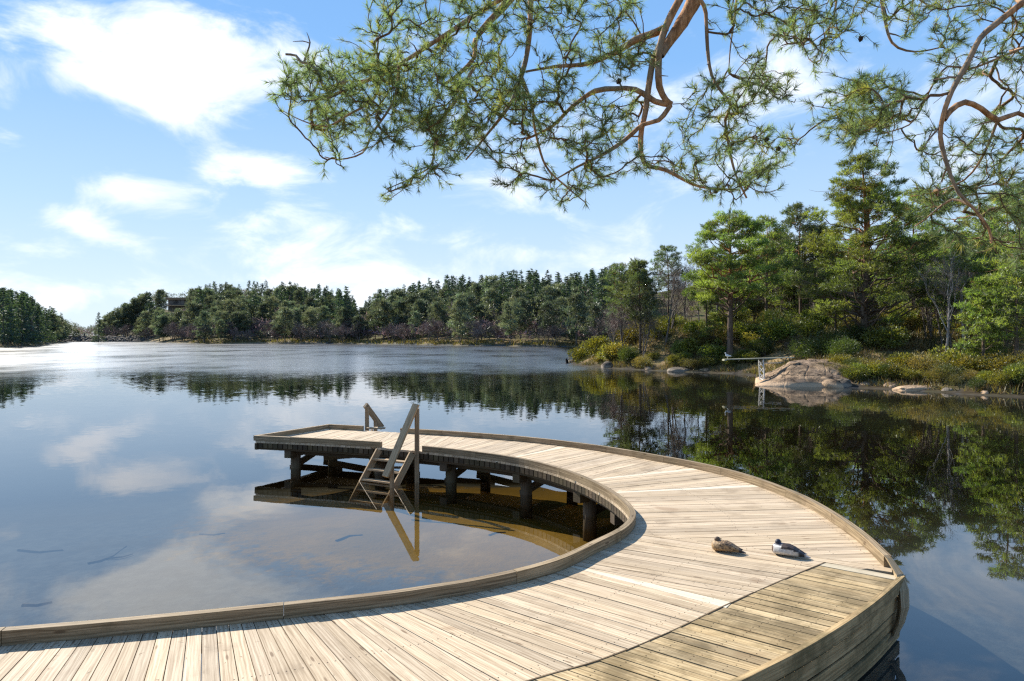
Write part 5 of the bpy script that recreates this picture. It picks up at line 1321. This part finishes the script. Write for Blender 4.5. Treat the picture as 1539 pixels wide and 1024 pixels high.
# ------------------------------------------------------------------ sky, sun, camera
w=bpy.data.worlds.new('World'); bpy.context.scene.world=w; w.use_nodes=True; nt=w.node_tree; nt.nodes.clear(); g=NT(nt)
out=nt.nodes.new('ShaderNodeOutputWorld'); bg=nt.nodes.new('ShaderNodeBackground'); nt.links.new(bg.outputs[0],out.inputs[0])
sky=nt.nodes.new('ShaderNodeTexSky'); sky.sky_type='NISHITA'; sky.sun_disc=False; sky.sun_elevation=R(SUN_EL); sky.sun_rotation=R(SUN_AZ); sky.air_density=1.0; sky.dust_density=.05; sky.ozone_density=2.2
dirv=g.n('TexCoord').outputs['Generated']; dx,dy,dz=g.sep(dirv)
az=g.math('ARCTAN2',dx,dy); el=g.math('ARCSINE',dz)
def blob(px,py,sx,sy,amp,rot=0):
    v=np.array([(px-CX)/FPX,1,(HY-py)/FPX]); a0=math.atan2(v[0],v[1]); e0=math.asin(v[2]/np.linalg.norm(v))
    ca=math.cos(a0); sx=sx/FPX*ca*ca; sy=sy/FPX*ca
    u=g.math('SUBTRACT',az,a0); q=g.math('SUBTRACT',el,e0); c,s=math.cos(rot),math.sin(rot)
    u2=g.math('ADD',g.math('MULTIPLY',u,c/sx),g.math('MULTIPLY',q,s/sx)); q2=g.math('ADD',g.math('MULTIPLY',u,-s/sy),g.math('MULTIPLY',q,c/sy))
    r2=g.math('ADD',g.math('MULTIPLY',u2,u2),g.math('MULTIPLY',q2,q2))
    return g.math('MULTIPLY',g.math('EXPONENT',g.math('MULTIPLY',r2,-1.0)),amp)
B=[(215,62,140,80,.80,0),(95,78,66,54,.52,0),(335,95,110,70,.52,0),(255,160,110,38,.40,-.3),(5,130,40,58,.66,0),(20,205,70,22,.26,0),(200,282,84,30,.72,0),(365,252,86,28,.70,0),(120,335,95,22,.46,-.35),
   (420,332,270,38,.28,0),(520,388,460,44,.50,0),(480,70,120,66,.44,0),(250,448,800,40,.52,0),(60,380,120,12,.2,0),(850,385,80,14,.3,0),(1180,370,40,14,.45,0),(600,300,240,70,.14,0),(1250,120,500,200,.36,0),(1000,250,300,120,.14,0)]
m=None
for b in B:
    s=blob(*b); m=s if m is None else g.math('ADD',m,s)
# overhead and behind: broken cloud field
vec=g.comb(g.math('MULTIPLY',dx,1.0),g.math('MULTIPLY',dy,1.0),g.math('MULTIPLY',dz,2.2))
n1=g.noise(vec,6.5,10,.60,.45); n2=g.noise(g.vmath('ADD',vec,(3,1,7)),1.6,4,.5)
beh=g.math('MULTIPLY',g.mr(g.math('ADD',dz,g.math('MULTIPLY',dy,-.6)),.35,.9),g.mr(n2,.45,.62,0,.30))
m=g.math('ADD',m,beh)
dens=g.math('ADD',m,g.math('MULTIPLY',g.math('SUBTRACT',n1,.5),2.6))
dens=g.mr(dens,.22,1.02)
shade=g.noise(g.vmath('ADD',vec,(0,0,.05)),5.5,5,.5)
ccol=g.mix(g.mr(shade,.3,.7),(5.3,5.6,6.1),(6.2,6.35,6.6))
skyc=g.mix(1.0,sky.outputs[0],(.50,.74,1.02),'MULTIPLY')
grad=g.ramp(g.mr(dz,-.02,.75,0,1,False),[(0,(.78,.865,.95)),(.10,(.71,.83,.96)),(.25,(.52,.725,.965)),(.50,(.27,.53,.93)),(1,(.14,.34,.76))])
hzn=g.mix(.91,skyc,g.mix(1.0,grad,(5.0,5.0,5.0),'MULTIPLY'))
fin=g.mix(g.math('MULTIPLY',dens,.94),hzn,ccol)
nt.links.new(fin,bg.inputs[0]); bg.inputs[1].default_value=.10
sl=bpy.data.lights.new('sun','SUN'); sl.energy=4.6; sl.angle=R(.5); sl.color=(1,.94,.84)
so=bpy.data.objects.new('sun',sl); C.objects.link(so)
sd=Vector((math.sin(R(SUN_AZ))*math.cos(R(SUN_EL)),math.cos(R(SUN_AZ))*math.cos(R(SUN_EL)),math.sin(R(SUN_EL))))
so.rotation_euler=sd.to_track_quat('Z','Y').to_euler(); so.location=(-20,20,30)
cam=bpy.data.cameras.new('camera'); co=bpy.data.objects.new('camera',cam); C.objects.link(co); co.location=(0,0,CAMZ); co.rotation_euler=(R(90),0,0)
cam.sensor_width=36; cam.lens=36*FPX/1539; cam.shift_y=-8/1539; cam.clip_start=.05; cam.clip_end=8000
bpy.context.scene.camera=co
sc=bpy.context.scene; sc.view_settings.view_transform='Standard'; sc.view_settings.look='None'; sc.view_settings.exposure=1.07; sc.view_settings.gamma=1
sc.render.engine='CYCLES'; cy=sc.cycles; cy.use_denoising=False
try: cy.denoiser='OPENIMAGEDENOISE'
except Exception: pass
cy.max_bounces=6; cy.diffuse_bounces=4; cy.glossy_bounces=3; cy.transmission_bounces=4; cy.transparent_max_bounces=8; cy.sample_clamp_indirect=6; cy.caustics_reflective=False; cy.caustics_refractive=False; cy.use_adaptive_sampling=False
cy.volume_bounces=0; cy.filter_width=1.3
